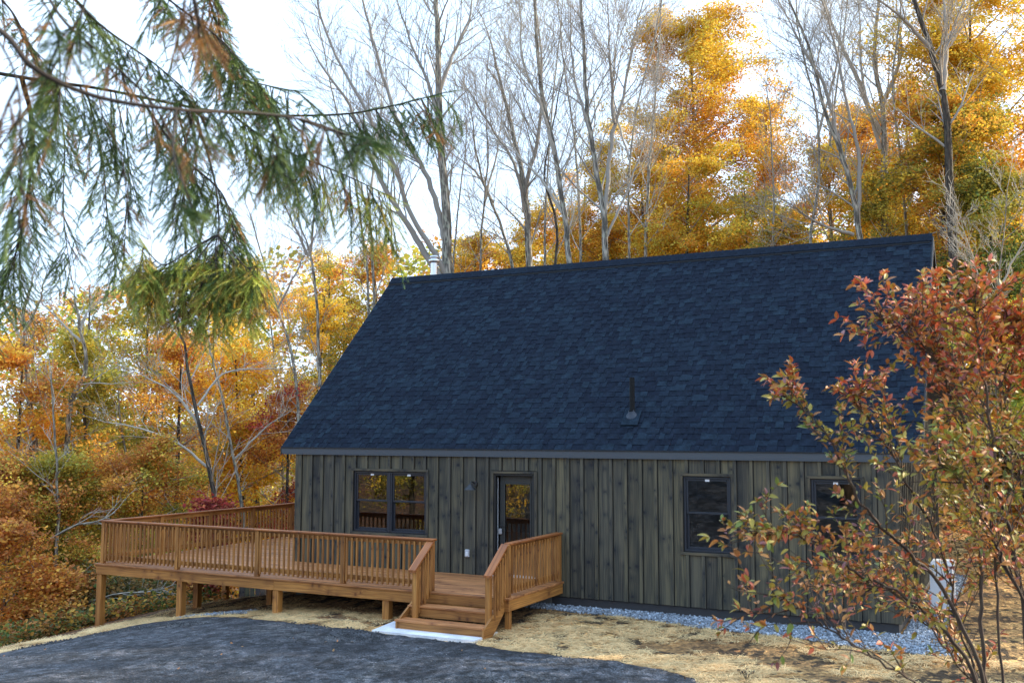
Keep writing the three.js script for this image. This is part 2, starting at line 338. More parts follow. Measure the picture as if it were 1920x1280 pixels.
{ // loose straw on the seeded lawn
  const r = rng(91), P = [], N = [];
  for (let k = 0; k < 9; k++) {
    const a = r() * 6.28, l = 0.05 + r() * 0.08, w = 0.0022, x = (r() - 0.5) * 0.1, z = (r() - 0.5) * 0.1, y0 = 0.004 + r() * 0.012, y1 = y0 + (r() - 0.4) * 0.03;
    const dx = Math.cos(a) * l / 2, dz = Math.sin(a) * l / 2, ox = -Math.sin(a) * w, oz = Math.cos(a) * w;
    P.push(x - dx - ox, y0, z - dz - oz, x + dx - ox, y1, z + dz - oz, x + dx + ox, y1, z + dz + oz, x - dx - ox, y0, z - dz - oz, x + dx + ox, y1, z + dz + oz, x - dx + ox, y0, z - dz + oz);
  }
  const g = new THREE.BufferGeometry(); g.setAttribute('position', new THREE.Float32BufferAttribute(P, 3)); g.computeVertexNormals();
  const list = [];
  for (let k = 0; k < 90000 && list.length < 26000; k++) {
    const x = lerp(-3, 15, r()), z = lerp(-3, 9.5, Math.pow(r(), 1.2));
    if (z < 0.5 && x < 12.9 && x > 0 || inDrive(x, z) > -0.02 || (x > 4.1 && x < 6.35 && z > 1 && z < 3.45)) continue;
    if (x > -3.6 && x < 6.3 && z < 1.9 && r() < 0.85) continue;
    if (x > 6.3 && z < gravelEdge(x)) continue;
    if (fbm(x * 0.9, z * 1.6, 0, 0, 9, 4) > 0.5 + r() * 0.14 || fbm(x * 3.1, z * 3.1, 0, 0, 29, 3) < 0.36) continue;
    const k2 = 0.75 + r() * 0.6;
    list.push({ p: V(x, height(x, z) + 0.004, z), q: Q((r() - 0.5) * 0.3, r() * 6.28, (r() - 0.5) * 0.3), s: 0.8 + r() * 0.7, c: rgb(0.80 * k2, 0.56 * k2, 0.26 * k2) });
  }
  stuff(scatter('straw', g, std({ color: rgb(1, 1, 1), roughness: 0.8, side: THREE.DoubleSide }), list), 'loose dry straw mulch strewn over the bare lawn beside the driveway');
}
function gravelEdge(x) { return x < 6.3 ? 0.4 : lerp(0.40, 1.15, clamp((x - 6.3) / 6.2, 0, 1)) + 0.1 * (fbm(x * 1.6, 1, 0, 0, 7, 3) - 0.5); }
{ // gravel along the foundation, round the corner and at the edge of the bank
  const r = rng(92), g = new THREE.IcosahedronGeometry(0.5, 0), p = g.attributes.position;
  for (let i = 0; i < p.count; i++) { const h = hash2(Math.round(p.getX(i) * 50), Math.round(p.getY(i) * 50) + 7 * Math.round(p.getZ(i) * 50), 3); p.setXYZ(i, p.getX(i) * (0.8 + h * 0.5), p.getY(i) * (0.6 + h * 0.4), p.getZ(i) * (0.75 + h * 0.5)); }
  g.computeVertexNormals();
  const list = [], stone = (x, z) => { const k = 0.5 + r() * r() * 1.3, s = 0.026 + r() * r() * 0.035; list.push({ p: V(x, height(x, z) + 0.005 + r() * 0.03, z), q: Q(r() * 6, r() * 6, r() * 6), s, c: rgb(0.33 * k, 0.37 * k, 0.42 * k) }); };
  for (let k = 0; k < 15000; k++) { const x = lerp(5.6, 13.6, r()), z = lerp(0.03, 1.5, r()); if (z < gravelEdge(x) && (x < 12.9 || r() < (13.4 - x))) stone(x, z); }
  for (let k = 0; k < 7000; k++) stone(lerp(12.5, 13.0 + 0.12 * Math.sin(k), r()), lerp(-8, 0.2, r()));
  const a = onGround(338, 1159), b = onGround(470, 1148);
  for (let k = 0; k < 900; k++) { const t = r(); stone(lerp(a.x, b.x, t) + (r() - 0.5) * 0.12, lerp(a.z, b.z, t) + (r() - 0.5) * 0.3); }
  stuff(scatter('gravel', g, std({ color: rgb(1, 1, 1), roughness: 0.85 }), list), 'strip of crushed grey-blue gravel along the foundation');
}
{
  const r = rng(93), g = new THREE.IcosahedronGeometry(0.5, 0), list = [];
  for (let k = 0; k < 900; k++) { const x = lerp(-1.5, 11, r()), z = lerp(3.2, 10, r()); if (inDrive(x, z) < 0.1) continue; const s = 0.007 + r() * r() * r() * 0.026, c = 0.12 + r() * r() * 0.5; list.push({ p: V(x, height(x, z) + 0.042, z), q: Q(r() * 6, r() * 6, r() * 6), s: V(s, s * 0.6, s), c: rgb(c, c * 0.97, c * 0.9) }); }
  for (let k = 0; k < 26000; k++) { // loose lumps of the broken surface
    const x = lerp(-2, 11.5, r()), z = lerp(3.2, 9.5, Math.pow(r(), 1.1)), n = fbm(x * 1.1, z * 1.6, 0, 0, 71, 4); if (r() > smoothstep(n, 0.42, 0.62) || inDrive(x, z) < -0.04) continue;
    const s = 0.012 + r() * r() * 0.034, c = 0.03 + r() * r() * 0.11; list.push({ p: V(x, height(x, z) + 0.036, z), q: Q(r() * 6, r() * 6, r() * 6), s: V(s, s * 0.7, s), c: rgb(c, c * 1.04, c * 1.1) });
  }
  for (let k = 0; k < 40; k++) { const x = lerp(-1.5, 11, r()), z = lerp(3.2, 10, r()); if (inDrive(x, z) < 0.1) continue; const s = 0.02 + r() * 0.03, c = rgb(0.3 + 0.2 * r(), 0.2, 0.08); list.push({ p: V(x, height(x, z) + 0.045, z), q: Q(r(), r() * 6, r()), s: V(s * 1.5, 0.004, s), c }); }
  stuff(scatter('loose_stones', g, std({ color: rgb(1, 1, 1), roughness: 0.85 }), list), 'loose dark lumps and pale stone chips scattered over the rough asphalt');
}
{ // pad at the foot of the steps
  const pts = [[4.27, 2.5], [6.36, 2.5], [6.36, 3.3], [4.4, 3.36]];
  const g = prism(pts.map(([x, z]) => [x, z]), 0.1, 'xzy'); g.translate(0, height(5.3, 3) + 0.0, 0);
  tag(part('concrete_pad', g, M.concrete), 'pale grey concrete slab on the ground at the foot of the wooden steps', 'concrete pad');
}

// ------------------------------------------------------------------ house
const L = 12.47, D = 8.5, EY = 3.049, EZ = 0.06, RY = 7.426, RZ = -4.25, YS = 0.28, SLOPE = Math.atan2(RY - EY, EZ - RZ);
const house = tag(group('house'), 'dark board-and-batten cabin with a steep blue-black shingled roof', 'house');
const opens = [ // x0, x1, y0, y1 of the holes in the front wall
  { x0: 1.555, x1: 3.365, y0: 1.30, y1: 2.555, kind: 'double' }, { x0: 4.95, x1: 5.84, y0: 0.57, y1: 2.57, kind: 'door' },
  { x0: 8.845, x1: 9.705, y0: 1.26, y1: 2.59, kind: 'single' }, { x0: 11.10, x1: 11.90, y0: 1.26, y1: 2.59, kind: 'single' }];
{
  const wall = part('wall', (() => { // sheathing round the openings
    const g = []; let x = 0.02;
    for (const o of opens) { g.push(box(x, o.x0, YS, 2.95, -0.16, -0.012, 0)); g.push(box(o.x0, o.x1, o.y1, 2.95, -0.16, -0.012, 0)); if (o.y0 > YS + 0.4) g.push(box(o.x0, o.x1, YS, o.y0, -0.16, -0.012, 0)); else g.push(box(o.x0, o.x1, YS, o.y0 - 0.03, -0.16, -0.012, 0)); x = o.x1; }
    g.push(box(x, L - 0.02, YS, 2.95, -0.16, -0.012, 0));
    return mergeGeometries(g);
  })(), M.black, house);
  wall.userData.label = 'front wall of dark stained vertical boards and battens';
  // boards and battens, cut round the trims of the openings
  const tm = 0.065, cuts = opens.map((o) => ({ x0: o.x0 - tm, x1: o.x1 + tm, y0: o.y0 - (o.kind === 'door' ? 2 : tm), y1: o.y1 + tm }));
  const xs = [0.02]; for (let k = 0; k <= 42; k++) xs.push(0.1165 + k * 0.293); xs.push(L - 0.02);
  const strip = (x0, x1, z0, z1, mat, name, c) => {
    let spans = [[x0, x1, YS, 2.94]];
    for (const q of cuts) { const next = []; for (const [a, b, y0, y1] of spans) {
      if (b <= q.x0 || a >= q.x1) { next.push([a, b, y0, y1]); continue; }
      if (a < q.x0 - 0.02) next.push([a, q.x0, y0, y1]); if (b > q.x1 + 0.02) next.push([q.x1, b, y0, y1]);
      const m0 = Math.max(a, q.x0), m1 = Math.min(b, q.x1); if (m1 - m0 < 0.012) continue;
      if (y1 > q.y1) next.push([m0, m1, q.y1, y1]); if (q.y0 > y0) next.push([m0, m1, y0, q.y0]);
    } spans = next; }
    for (const [a, b, y0, y1] of spans) part(name, box(a, b, y0, y1, z0, z1, c, ...uvjit()), mat, wall);
  };
  for (let i = 0; i < xs.length - 1; i++) strip(xs[i] + (i ? 0.043 : 0.003), xs[i + 1] - 0.003, -0.012, 0.0 + R0() * 0.003, M.siding[Math.floor(R0() * 6)], 'board', 0.002);
  for (let k = 0; k <= 42; k++) { const x = 0.1465 + k * 0.293; if (x < L - 0.1) strip(x - 0.062, x, 0.003, 0.034, M.siding[[0, 3, 3, 5][Math.floor(R0() * 4)]], 'batten', 0.003); }
  part('corner_board', box(-0.025, 0.085, YS, 2.94, 0.0035, 0.03, 0.004, 3, 2), M.trim, wall);
  part('corner_board', box(L - 0.085, L + 0.03, YS, 2.94, 0.0035, 0.03, 0.004, 5, 1), M.trim, wall);
}
{ // gable ends and back
  const top = (z) => lerp(EY - 0.12, RY - 0.12, 1 - Math.abs(z - RZ) / -RZ);
  const right = part('gable_wall', prism([[-0.03, YS], [-D + 0.03, YS], [-D + 0.03, top(-D)], [RZ, RY - 0.14], [-0.03, top(-0.03)]], 0.14, 'zyx').translate(L - 0.09, 0, 0), M.inner, house);
  right.userData.label = 'right gable wall of dark vertical boards, seen edge-on';
  for (let k = 0; k < 29; k++) {
    const z1 = -0.02 - k * 0.293, z0 = Math.max(z1 - 0.288, -D); const pk = z0 < RZ && z1 > RZ ? [[RZ, top(RZ)]] : [];
    part('board', prism([[z1, YS], [z0, YS], [z0, top(z0)], ...pk, [z1, top(z1)]], 0.018, 'zyx', ...uvjit()).translate(L - 0.008, 0, 0), M.siding[Math.floor(R0() * 6)], right);
    part('batten', prism([[z0 + 0.03, YS], [z0 - 0.03, YS], [z0 - 0.03, top(z0 - 0.03)], [z0 + 0.03, top(z0 + 0.03)]], 0.02, 'zyx', ...uvjit()).translate(L + 0.012, 0, 0), M.siding[Math.floor(R0() * 6)], right);
  }
  part('gable_wall', prism([[-0.03, YS], [-D + 0.03, YS], [-D + 0.03, top(-D)], [RZ, RY - 0.14], [-0.03, top(-0.03)]], 0.16, 'zyx', 1, 2).translate(0.09, 0, 0), M.siding[1], house);
  part('back_wall', mergeGeometries([box(0.18, 2.2, YS, 2.95, -D, -D + 0.14), box(3.4, L - 0.17, YS, 2.95, -D, -D + 0.14), box(2.2, 3.4, YS, 1.0, -D, -D + 0.14), box(2.2, 3.4, 2.5, 2.95, -D, -D + 0.14)]), M.inner, house);
  part('foundation', box(0.03, L - 0.03, -1.6, YS - 0.002, -D + 0.03, -0.03, 0.01), M.foundation, house).userData.label = 'dark coated foundation below the siding';
  part('parging', box(0.025, 6.2, -1.6, YS - 0.006, -0.031, -0.024, 0), M.parge, house).userData.label = 'bare grey foundation wall under the deck';
  part('floor', box(0.2, L - 0.2, 0.5, 0.55, -D + 0.15, -0.17, 0), M.innerFloor, house);
  part('ceiling', box(0.2, L - 0.2, 2.96, 3.0, -D + 0.1, -0.1, 0), M.inner, house);
  part('partition', box(6.5, 6.6, 0.56, 2.95, -D + 0.15, -0.17, 0), M.inner, house);
}
// roof
const RX0 = -0.40, RX1 = 12.87;
{
  const slab = (s) => prism([[EZ, EY - 0.03], [RZ, RY - 0.03], [2 * RZ - EZ, EY - 0.03], [2 * RZ - EZ, EY - 0.15], [RZ, RY - 0.16], [EZ, EY - 0.15]], RX1 - RX0 - 0.06, 'zyx').translate((RX0 + RX1) / 2, 0, 0);
  const roof = part('roof', slab(), M.fascia, house);
  roof.userData.label = 'steep gable roof covered in blue-black asphalt shingles';
  const len = Math.hypot(RY - EY, EZ - RZ), nC = 42, ex = (len - 0.02) / nC, up = V(0, Math.sin(SLOPE), -Math.cos(SLOPE)), nrm = V(0, Math.cos(SLOPE), Math.sin(SLOPE));
  const widths = [0.08, 0.11, 0.15, 0.19, 0.25, 0.31], r = rng(55), tabs = [];
  for (let c = 0; c < nC; c++) {
    let x = RX0, thick = r() < 0.5;
    while (x < RX1 - 0.001) {
      let w = widths[Math.floor(r() * (thick ? 6 : 5))]; if (RX1 - x - w < 0.08) w = RX1 - x;
      tabs.push({ x: x + w / 2, w, c, thick, tone: thick ? [0, 1, 2, 3, 0, 1][Math.floor(r() * 6)] : [0, 2, 2, 0, 1][Math.floor(r() * 5)] }); x += w; thick = !thick;
    }
  }
  for (const t of tabs) {
    t.pos = V(t.x, EY, EZ).addScaledVector(up, (t.c + 0.5) * ex + 0.012).addScaledVector(nrm, 0.004 + (t.thick ? 0.004 : 0));
    t.d = t.pos.distanceTo(CAM);
  }
  tabs.sort((a, b) => a.d - b.d);
  const tilt = SLOPE - 0.035, gcache = new Map(), rest = [[], [], [], []];
  const geoFor = (w, th, j) => { const k = w.toFixed(3) + th + j; if (!gcache.has(k)) gcache.set(k, cbox(w - 0.003, th ? 0.011 : 0.006, ex + 0.03, 0, j * 0.31, j * 0.17)); return gcache.get(k); };
  tabs.forEach((t, i) => {
    const g = geoFor(t.w, t.thick, i % 3);
    if (i < 300) { const m = part('shingle', g, M.shingle[t.tone], roof); m.position.copy(t.pos); m.rotation.x = tilt; }
    else rest[t.tone].push(g.clone().applyMatrix4(new THREE.Matrix4().compose(t.pos, Q(tilt, 0, 0), V(1, 1, 1))));
  });
  const all = mergeGeometries(rest.map((l) => mergeGeometries(l)), true);
  stuff(part('shingle_field', all, M.shingle, roof));
  part('rear_shingles', cbox(RX1 - RX0, 0.02, len, 0.002).applyMatrix4(new THREE.Matrix4().compose(V((RX0 + RX1) / 2, (EY + RY) / 2, 2 * RZ - (EZ + RZ) / 2).addScaledVector(V(0, Math.cos(SLOPE), -Math.sin(SLOPE)), -0.005), Q(-SLOPE, 0, 0), V(1, 1, 1))), M.shingle[1], roof);
  part('ridge_vent', prism([[RZ + 0.2, RY - 0.17], [RZ, RY + 0.028], [RZ - 0.2, RY - 0.17], [RZ - 0.2, RY - 0.2], [RZ, RY - 0.01], [RZ + 0.2, RY - 0.2]], RX1 - RX0 - 0.08, 'zyx').translate((RX0 + RX1) / 2, 0, 0), std({ color: rgb(0.006, 0.006, 0.007), roughness: 1 }), roof);
  const cap = prism([[0.165, -0.148], [0, 0.022], [-0.165, -0.148], [-0.165, -0.162], [0, 0.006], [0.165, -0.162]], 0.318, 'zyx');
  for (let k = 0; k < 43; k++) { const m = part('ridge_cap', cap, M.shingle[[0, 0, 1, 0][Math.floor(r() * 4)]], roof); m.position.set(RX0 + 0.15 + k * 0.3087, RY + 0.034, RZ); m.rotation.z = 0.012; }
  part('fascia', box(RX0, RX1, EY - 0.125, EY - 0.012, 0.036, 0.062, 0.004), M.fascia, roof).userData.label = 'grey-blue fascia board along the eave';
  part('drip_edge', box(RX0, RX1, EY - 0.012, EY + 0.003, 0.03, 0.082, 0.002), M.black, roof);
  for (const [x, n] of [[RX0, -1], [RX1, 1]]) part('rake_board', prism([[EZ, EY - 0.0], [RZ, RY], [2 * RZ - EZ, EY], [2 * RZ - EZ, EY - 0.17], [RZ, RY - 0.19], [EZ, EY - 0.15]], 0.028, 'zyx').translate(x + n * 0.015, -0.012, 0), M.black, roof);
  // soffit lies under the rake overhang as part of the slab; pipe vent and stove chimney
  const vent = part('vent_pipe', new TB().tube([V(7.66, 3.45, -0.58), V(7.66, 4.45, -0.58)], [0.05, 0.05], 14).geo(), std({ color: rgb(0.003, 0.003, 0.003), roughness: 0.9 }), house);
  vent.userData.label = 'black plumbing vent pipe standing on the lower roof';
  part('flashing', cbox(0.34, 0.012, 0.42, 0.003).applyMatrix4(new THREE.Matrix4().compose(V(7.67, 3.66, -0.52).addScaledVector(nrm, 0.028), Q(SLOPE, 0, 0), V(1, 1, 1))), M.shingle[3], vent);
  part('rubber_boot', new THREE.LatheGeometry([[0.13, 0], [0.115, 0.03], [0.07, 0.07], [0.052, 0.12], [0.047, 0.12]].map((p) => new THREE.Vector2(...p)), 18).applyMatrix4(new THREE.Matrix4().compose(V(7.66, 3.70, -0.57), Q(SLOPE * 0.6, 0, 0), V(1, 1, 1))), std({ color: rgb(0.03, 0.042, 0.062), roughness: 0.55 }), vent);
  const chim = part('chimney', new TB().tube([V(0.44, 6.3, -5), V(0.44, 7.93, -5)], [0.095, 0.095], 20).geo(), M.steel, house);
  chim.userData.label = 'shiny round metal stove pipe with a cap behind the ridge';
  part('chimney_cap', new THREE.LatheGeometry([[0, 0.2], [0.1, 0.2], [0.125, 0.17], [0.125, 0.15], [0.1, 0.13], [0.1, 0.1], [0.15, 0.09], [0.15, 0.03], [0.1, 0.0], [0.0, 0]].map((p) => new THREE.Vector2(...p)), 22).translate(0.44, 7.93, -5), M.steel, chim);
}
// windows and door
function sashUnit(win, x0, x1, y0, y1, withScreen) {
  const z = -0.05, f = 0.035, mid = (y0 + y1) / 2 + 0.02;
  const fr = part('frame', mergeGeometries([box(x0, x0 + f, y0, y1, -0.11, -0.006), box(x1 - f, x1, y0, y1, -0.11, -0.006), box(x0 + f, x1 - f, y1 - f, y1, -0.11, -0.006), box(x0 + f, x1 - f, y0, y0 + f, -0.11, -0.006)]), M.frame, win);
  const sash = (a, b, c, d, zz, w) => {
    part('sash', mergeGeometries([box(a, a + w, c, d, zz - 0.03, zz), box(b - w, b, c, d, zz - 0.03, zz), box(a + w, b - w, d - w, d, zz - 0.03, zz), box(a + w, b - w, c, c + w, zz - 0.03, zz)]), M.frame, win);
    part('pane', new THREE.PlaneGeometry(b - a - 2 * w, d - c - 2 * w).translate((a + b) / 2, (c + d) / 2, zz - 0.015), withScreen ? M.screen : M.glass, win);
  };
  sash(x0 + f, x1 - f, mid - 0.02, y1 - f, -0.03, 0.04); sash(x0 + f, x1 - f, y0 + f, mid + 0.02, -0.065, 0.045);
  part('sash_lock', box((x0 + x1) / 2 - 0.03, (x0 + x1) / 2 + 0.03, mid - 0.005, mid + 0.015, -0.028, -0.018, 0.003), M.frame, win);
  part('sticker', box((x0 + x1) / 2 - 0.04, (x0 + x1) / 2 + 0.04, y1 - f - 0.045, y1 - f - 0.005, -0.029, -0.0285, 0), M.sticker, win);
}
for (const o of opens) {
  if (o.kind === 'door') continue;
  const w = part('window', (() => { const t = 0.065, e = 0.012; return mergeGeometries([ // flat trim boards
    box(o.x0 - t, o.x1 + t, o.y1 + e, o.y1 + t, 0.004, 0.034, 0.004, 2, 1), box(o.x0 - t, o.x1 + t, o.y0 - t, o.y0 - e, 0.004, 0.038, 0.004, 4, 1),
    box(o.x0 - t, o.x0 - e, o.y0 - e, o.y1 + e, 0.004, 0.034, 0.004, 3, 5), box(o.x1 + e, o.x1 + t, o.y0 - e, o.y1 + e, 0.004, 0.034, 0.004, 1, 2)]); })(), M.trim, house);
  if (o.kind === 'double') { w.userData.label = 'paired dark-framed windows reflecting the railing'; const m = (o.x0 + o.x1) / 2; sashUnit(w, o.x0, m - 0.02, o.y0, o.y1); sashUnit(w, m + 0.02, o.x1, o.y0, o.y1); part('mullion', box(m - 0.02, m + 0.02, o.y0, o.y1, -0.11, 0.004), M.frame, w); }
  else { w.userData.label = o.x0 < 10 ? 'single dark-framed window in the middle of the bare wall' : 'single dark-framed window behind the bush'; sashUnit(w, o.x0, o.x1, o.y0, o.y1, true); }
}
{
  const o = opens[1], door = part('door', box(o.x0 + 0.035, o.x1 - 0.03, o.y0 + 0.02, o.y1 - 0.03, -0.165, -0.15, 0), M.black, house); // the slab is built of rails round the glass
  door.geometry = mergeGeometries([box(5.02, 5.115, 0.6, 2.535, -0.17, -0.125), box(5.705, 5.805, 0.6, 2.535, -0.17, -0.125), box(5.115, 5.705, 2.37, 2.535, -0.17, -0.125), box(5.115, 5.705, 0.6, 0.84, -0.17, -0.125)]);
  door.material = M.doorPaint; door.userData.label = 'dark full-glass entrance door in a deep black frame';
  part('door_frame', mergeGeometries([box(o.x0, o.x0 + 0.035, o.y0, o.y1, -0.19, 0.008), box(o.x1 - 0.035, o.x1, o.y0, o.y1, -0.19, 0.008), box(o.x0 + 0.035, o.x1 - 0.035, o.y1 - 0.035, o.y1, -0.19, 0.008)]), M.black, door);
  part('weather_strip', box(4.986, 4.992, 0.62, 2.5, -0.1, -0.09, 0), M.white, door);
  part('trim', mergeGeometries([box(4.885, 4.945, 0.575, 2.62, 0.004, 0.032, 0.004, 1, 1), box(5.845, 5.905, 0.575, 2.62, 0.004, 0.032, 0.004, 3, 2), box(4.945, 5.845, 2.575, 2.62, 0.004, 0.032, 0.004, 5, 1)]), M.trim, door);
  part('threshold', box(4.9, 5.9, 0.572, 0.6, -0.17, 0.05, 0.005), M.white, door);
  part('glass_trim', mergeGeometries([box(5.105, 5.135, 0.82, 2.39, -0.127, -0.113), box(5.685, 5.715, 0.82, 2.39, -0.127, -0.113), box(5.135, 5.685, 2.36, 2.39, -0.127, -0.113), box(5.135, 5.685, 0.82, 0.85, -0.127, -0.113)]), M.doorPaint, door);
  part('pane', new THREE.PlaneGeometry(0.57, 1.52).translate(5.41, 1.605, -0.14), M.glass, door);
  part('handle', mergeGeometries([box(5.03, 5.07, 1.5, 1.62, -0.126, -0.1, 0.006), box(5.03, 5.16, 1.53, 1.555, -0.085, -0.065, 0.006), box(5.04, 5.06, 1.53, 1.555, -0.1, -0.07, 0.004)]), M.iron, door);
  part('key_lock_box', box(5.015, 5.085, 1.38, 1.49, -0.1, -0.06, 0.008), std({ color: rgb(0.42, 0.43, 0.46), metalness: 0.5, roughness: 0.4 }), door);
}
{ // gooseneck lamp and outlet cover beside the door
  const lamp = tag(group('wall_lamp'), 'small black gooseneck barn lamp on the siding left of the door', 'wall lamp');
  lamp.position.set(4.53, 2.3, 0.024);
  part('backplate', new THREE.CylinderGeometry(0.055, 0.06, 0.025, 20).rotateX(Math.PI / 2).translate(0, 0.06, 0.0125), M.iron, lamp);
  part('arm', new TB().tube(smoothPath([V(0, 0.06, 0.02), V(0, 0.1, 0.09), V(0, 0.1, 0.17), V(0, 0.04, 0.2)], 10), Array(11).fill(0.011), 8).geo(), M.iron, lamp);
  part('lamp_shade', new THREE.LatheGeometry([[0.03, 0.06], [0.04, 0.045], [0.06, 0.02], [0.11, -0.025], [0.125, -0.05], [0.118, -0.05], [0.05, 0.015], [0.0, 0.03]].map((p) => new THREE.Vector2(...p)), 24).translate(0, 0, 0.2), M.iron, lamp);
  const out = tag(group('outlet_cover'), 'grey weatherproof outlet cover low on the siding left of the door', 'outlet');
  out.position.set(4.36, 0.98, 0.002);
  part('cover', cbox(0.095, 0.15, 0.05, 0.012).translate(0, 0, 0.026), std({ color: rgb(0.5, 0.5, 0.52), roughness: 0.5 }), out);
  part('lid', cbox(0.055, 0.085, 0.016, 0.006).translate(0.006, -0.012, 0.058), std({ color: rgb(0.72, 0.72, 0.74), roughness: 0.4 }), out);
}

// ------------------------------------------------------------------ deck
const DY = 0.57;
{
  const deck = tag(group('deck'), 'red-brown stained wooden deck on posts wrapping the left of the cabin', 'deck');
  const X0 = -3.58, X1 = 6.485, ZF = 2.315, ZB = -7.4, PB = () => M.board[Math.floor(R0() * 3)], PD = () => M.deck[Math.floor(R0() * 3)];
  // boards run along the front of the house, then fill the side deck
  const stepX0 = 4.70, stepX1 = 6.33; let n = 0;
  for (let z = ZF; z > ZB + 0.14; z -= 0.145) {
    const front = z - 0.14 > 0.03, x1 = front ? X1 : (z > 0.03 ? X1 : -0.03);
    if (front || z > 0.03) { const a = X0 + 3.2 + 3.4 * (n % 3) * 0.55, z0 = Math.max(z - 0.139, 0.034); for (const [p, q] of [[X0, a], [a + 0.003, X1]]) part('deck_board', box(p, q, DY - 0.032, DY, z0, z, 0.004, ...uvjit()), PB(), deck); }
    else part('deck_board', box(X0, -0.03, DY - 0.032, DY, z - 0.139, z, 0.004, ...uvjit()), PB(), deck);
    n++;
  }
  const jy0 = DY - 0.225, jy1 = DY - 0.034;
  const rj = (x0, x1, z0, z1) => part('rim_joist', box(x0, x1, jy0, jy1, z0, z1, 0.004, ...uvjit()), M.deck[2], deck);
  rj(X0 + 0.03, 1.35, ZF - 0.068, ZF - 0.03); rj(1.353, X1 - 0.03, ZF - 0.068, ZF - 0.03);
  rj(X1 - 0.068, X1 - 0.03, 0.03, ZF - 0.07); rj(X0 + 0.03, X0 + 0.068, ZB, ZF - 0.07);
  for (let x = X0 + 0.5; x < X1 - 0.2; x += 0.41) part('joist', box(x, x + 0.038, jy0 + 0.01, jy1 - 0.002, x < -0.1 ? ZB : 0.03, ZF - 0.07, 0, ...uvjit()), M.deck[1], deck);
  const post = (x, z, w = 0.14) => part('support_post', box(x - w / 2, x + w / 2, height(x, z) - 0.3, jy0 - 0.003, z - w / 2, z + w / 2, 0.006, ...uvjit()), M.deck[2], deck);
  for (const x of [-3.46, -1.13, 1.38, 3.93]) post(x, 2.2);
  post(6.38, 2.16, 0.09); post(-2.1, 0.75); post(0.28, 1.1); for (const z of [-1.6, -4.4, -7]) post(-3.46, z);
  // beam carrying the joists
  part('beam', box(X0 + 0.1, 4.2, jy0 - 0.16, jy0 - 0.002, 0.72, 0.80, 0.004, ...uvjit()), M.deck[1], deck);
  // railing
  const rail = group('railing', deck), zr = ZF - 0.115, hr = DY + 0.915;
  const rpost = (x, z, y0 = DY, y1 = hr - 0.03) => part('rail_post', box(x - 0.045, x + 0.045, y0, y1, z - 0.045, z + 0.045, 0.005, ...uvjit()), PD(), rail);
  const balG = [0, 1, 2, 3, 4].map((k) => cbox(0.036, 0.80, 0.036, 0.003, k * 1.3, k * 2.7));
  const bal = (x, z, y = DY + 0.055) => { const m = part('baluster', balG[Math.floor(R0() * 5)], PD(), rail); m.position.set(x, y + 0.40, z); };
  const lenX = (a, b, z, s) => { // a straight bay from post a to post b along x; balusters stand on the outer face
    part('bottom_rail', box(a + 0.045, b - 0.045, DY + 0.09, DY + 0.178, z - 0.019, z + 0.019, 0.004, ...uvjit()), PD(), rail);
    part('top_rail', box(a + 0.045, b - 0.045, hr - 0.122, hr - 0.034, z - 0.019, z + 0.019, 0.004, ...uvjit()), PD(), rail);
    const k = Math.round((b - a - 0.09) / 0.118); for (let i = 0; i < k; i++) bal(a + 0.045 + (i + 0.5) * (b - a - 0.09) / k, z + s * 0.038);
  };
  const lenZ = (a, b, x, s) => {
    part('bottom_rail', box(x - 0.019, x + 0.019, DY + 0.09, DY + 0.178, a + 0.045, b - 0.045, 0.004, ...uvjit()), PD(), rail);
    part('top_rail', box(x - 0.019, x + 0.019, hr - 0.122, hr - 0.034, a + 0.045, b - 0.045, 0.004, ...uvjit()), PD(), rail);
    const k = Math.round((b - a - 0.09) / 0.118); for (let i = 0; i < k; i++) bal(x + s * 0.038, a + 0.045 + (i + 0.5) * (b - a - 0.09) / k);
  };
  const px = [-3.43, -1.27, 0.86, 2.93, 4.86];
  px.forEach((x) => rpost(x, zr)); for (let i = 0; i < 4; i++) lenX(px[i], px[i + 1], zr, 1);
  part('rail_cap', box(X0 + 0.08, 0.8, hr - 0.033, hr, zr - 0.07, zr + 0.07, 0.006, ...uvjit()), M.cap, rail);
  part('rail_cap', box(0.803, 4.93, hr - 0.033, hr, zr - 0.07, zr + 0.07, 0.006, ...uvjit()), M.cap, rail);
  const pz = [-7.2, -5.6, -4.05, -2.5, -0.95, 0.6, zr]; pz.slice(0, -1).forEach((z) => rpost(-3.43, z)); for (let i = 0; i < 6; i++) lenZ(pz[i], pz[i + 1], -3.43, -1);
  part('rail_cap', box(-3.5, -3.36, hr - 0.033, hr, -7.3, zr - 0.072, 0.006, ...uvjit()), M.cap, rail);
  // right side of the landing
  const xr = 6.39; rpost(xr, zr); rpost(xr, 0.085); lenZ(0.085, zr, xr, 1);
  part('rail_cap', box(xr - 0.07, xr + 0.07, hr - 0.033, hr, 0.035, zr - 0.0, 0.006, ...uvjit()), M.cap, rail);
  // stairs
  const st = group('stairs', deck), rise = 0.19, run = 0.285, sx0 = 4.66, sx1 = 6.34;
  const tz = [ZF + 0.69, ZF + 0.35];
  // two treads of two boards each below the deck, closed risers
  const tread = (y, zf, x0, x1) => { for (const [a, b] of [[zf - 0.145, zf], [zf - 0.29, zf - 0.149]]) part('tread', box(x0, x1, y - 0.036, y, a, b, 0.006, ...uvjit()), PB(), st); };
  tread(rise, tz[0] + 0.03, sx0 - 0.03, sx1 + 0.02); tread(2 * rise, tz[1], sx0, sx1);
  part('riser', box(sx0 - 0.01, sx1, -0.05, rise - 0.038, tz[0] - 0.026, tz[0] + 0.008, 0.003, ...uvjit()), PD(), st);
  part('riser', box(sx0, sx1, rise + 0.003, 2 * rise - 0.038, tz[1] - 0.05, tz[1] - 0.02, 0.003, ...uvjit()), PD(), st);
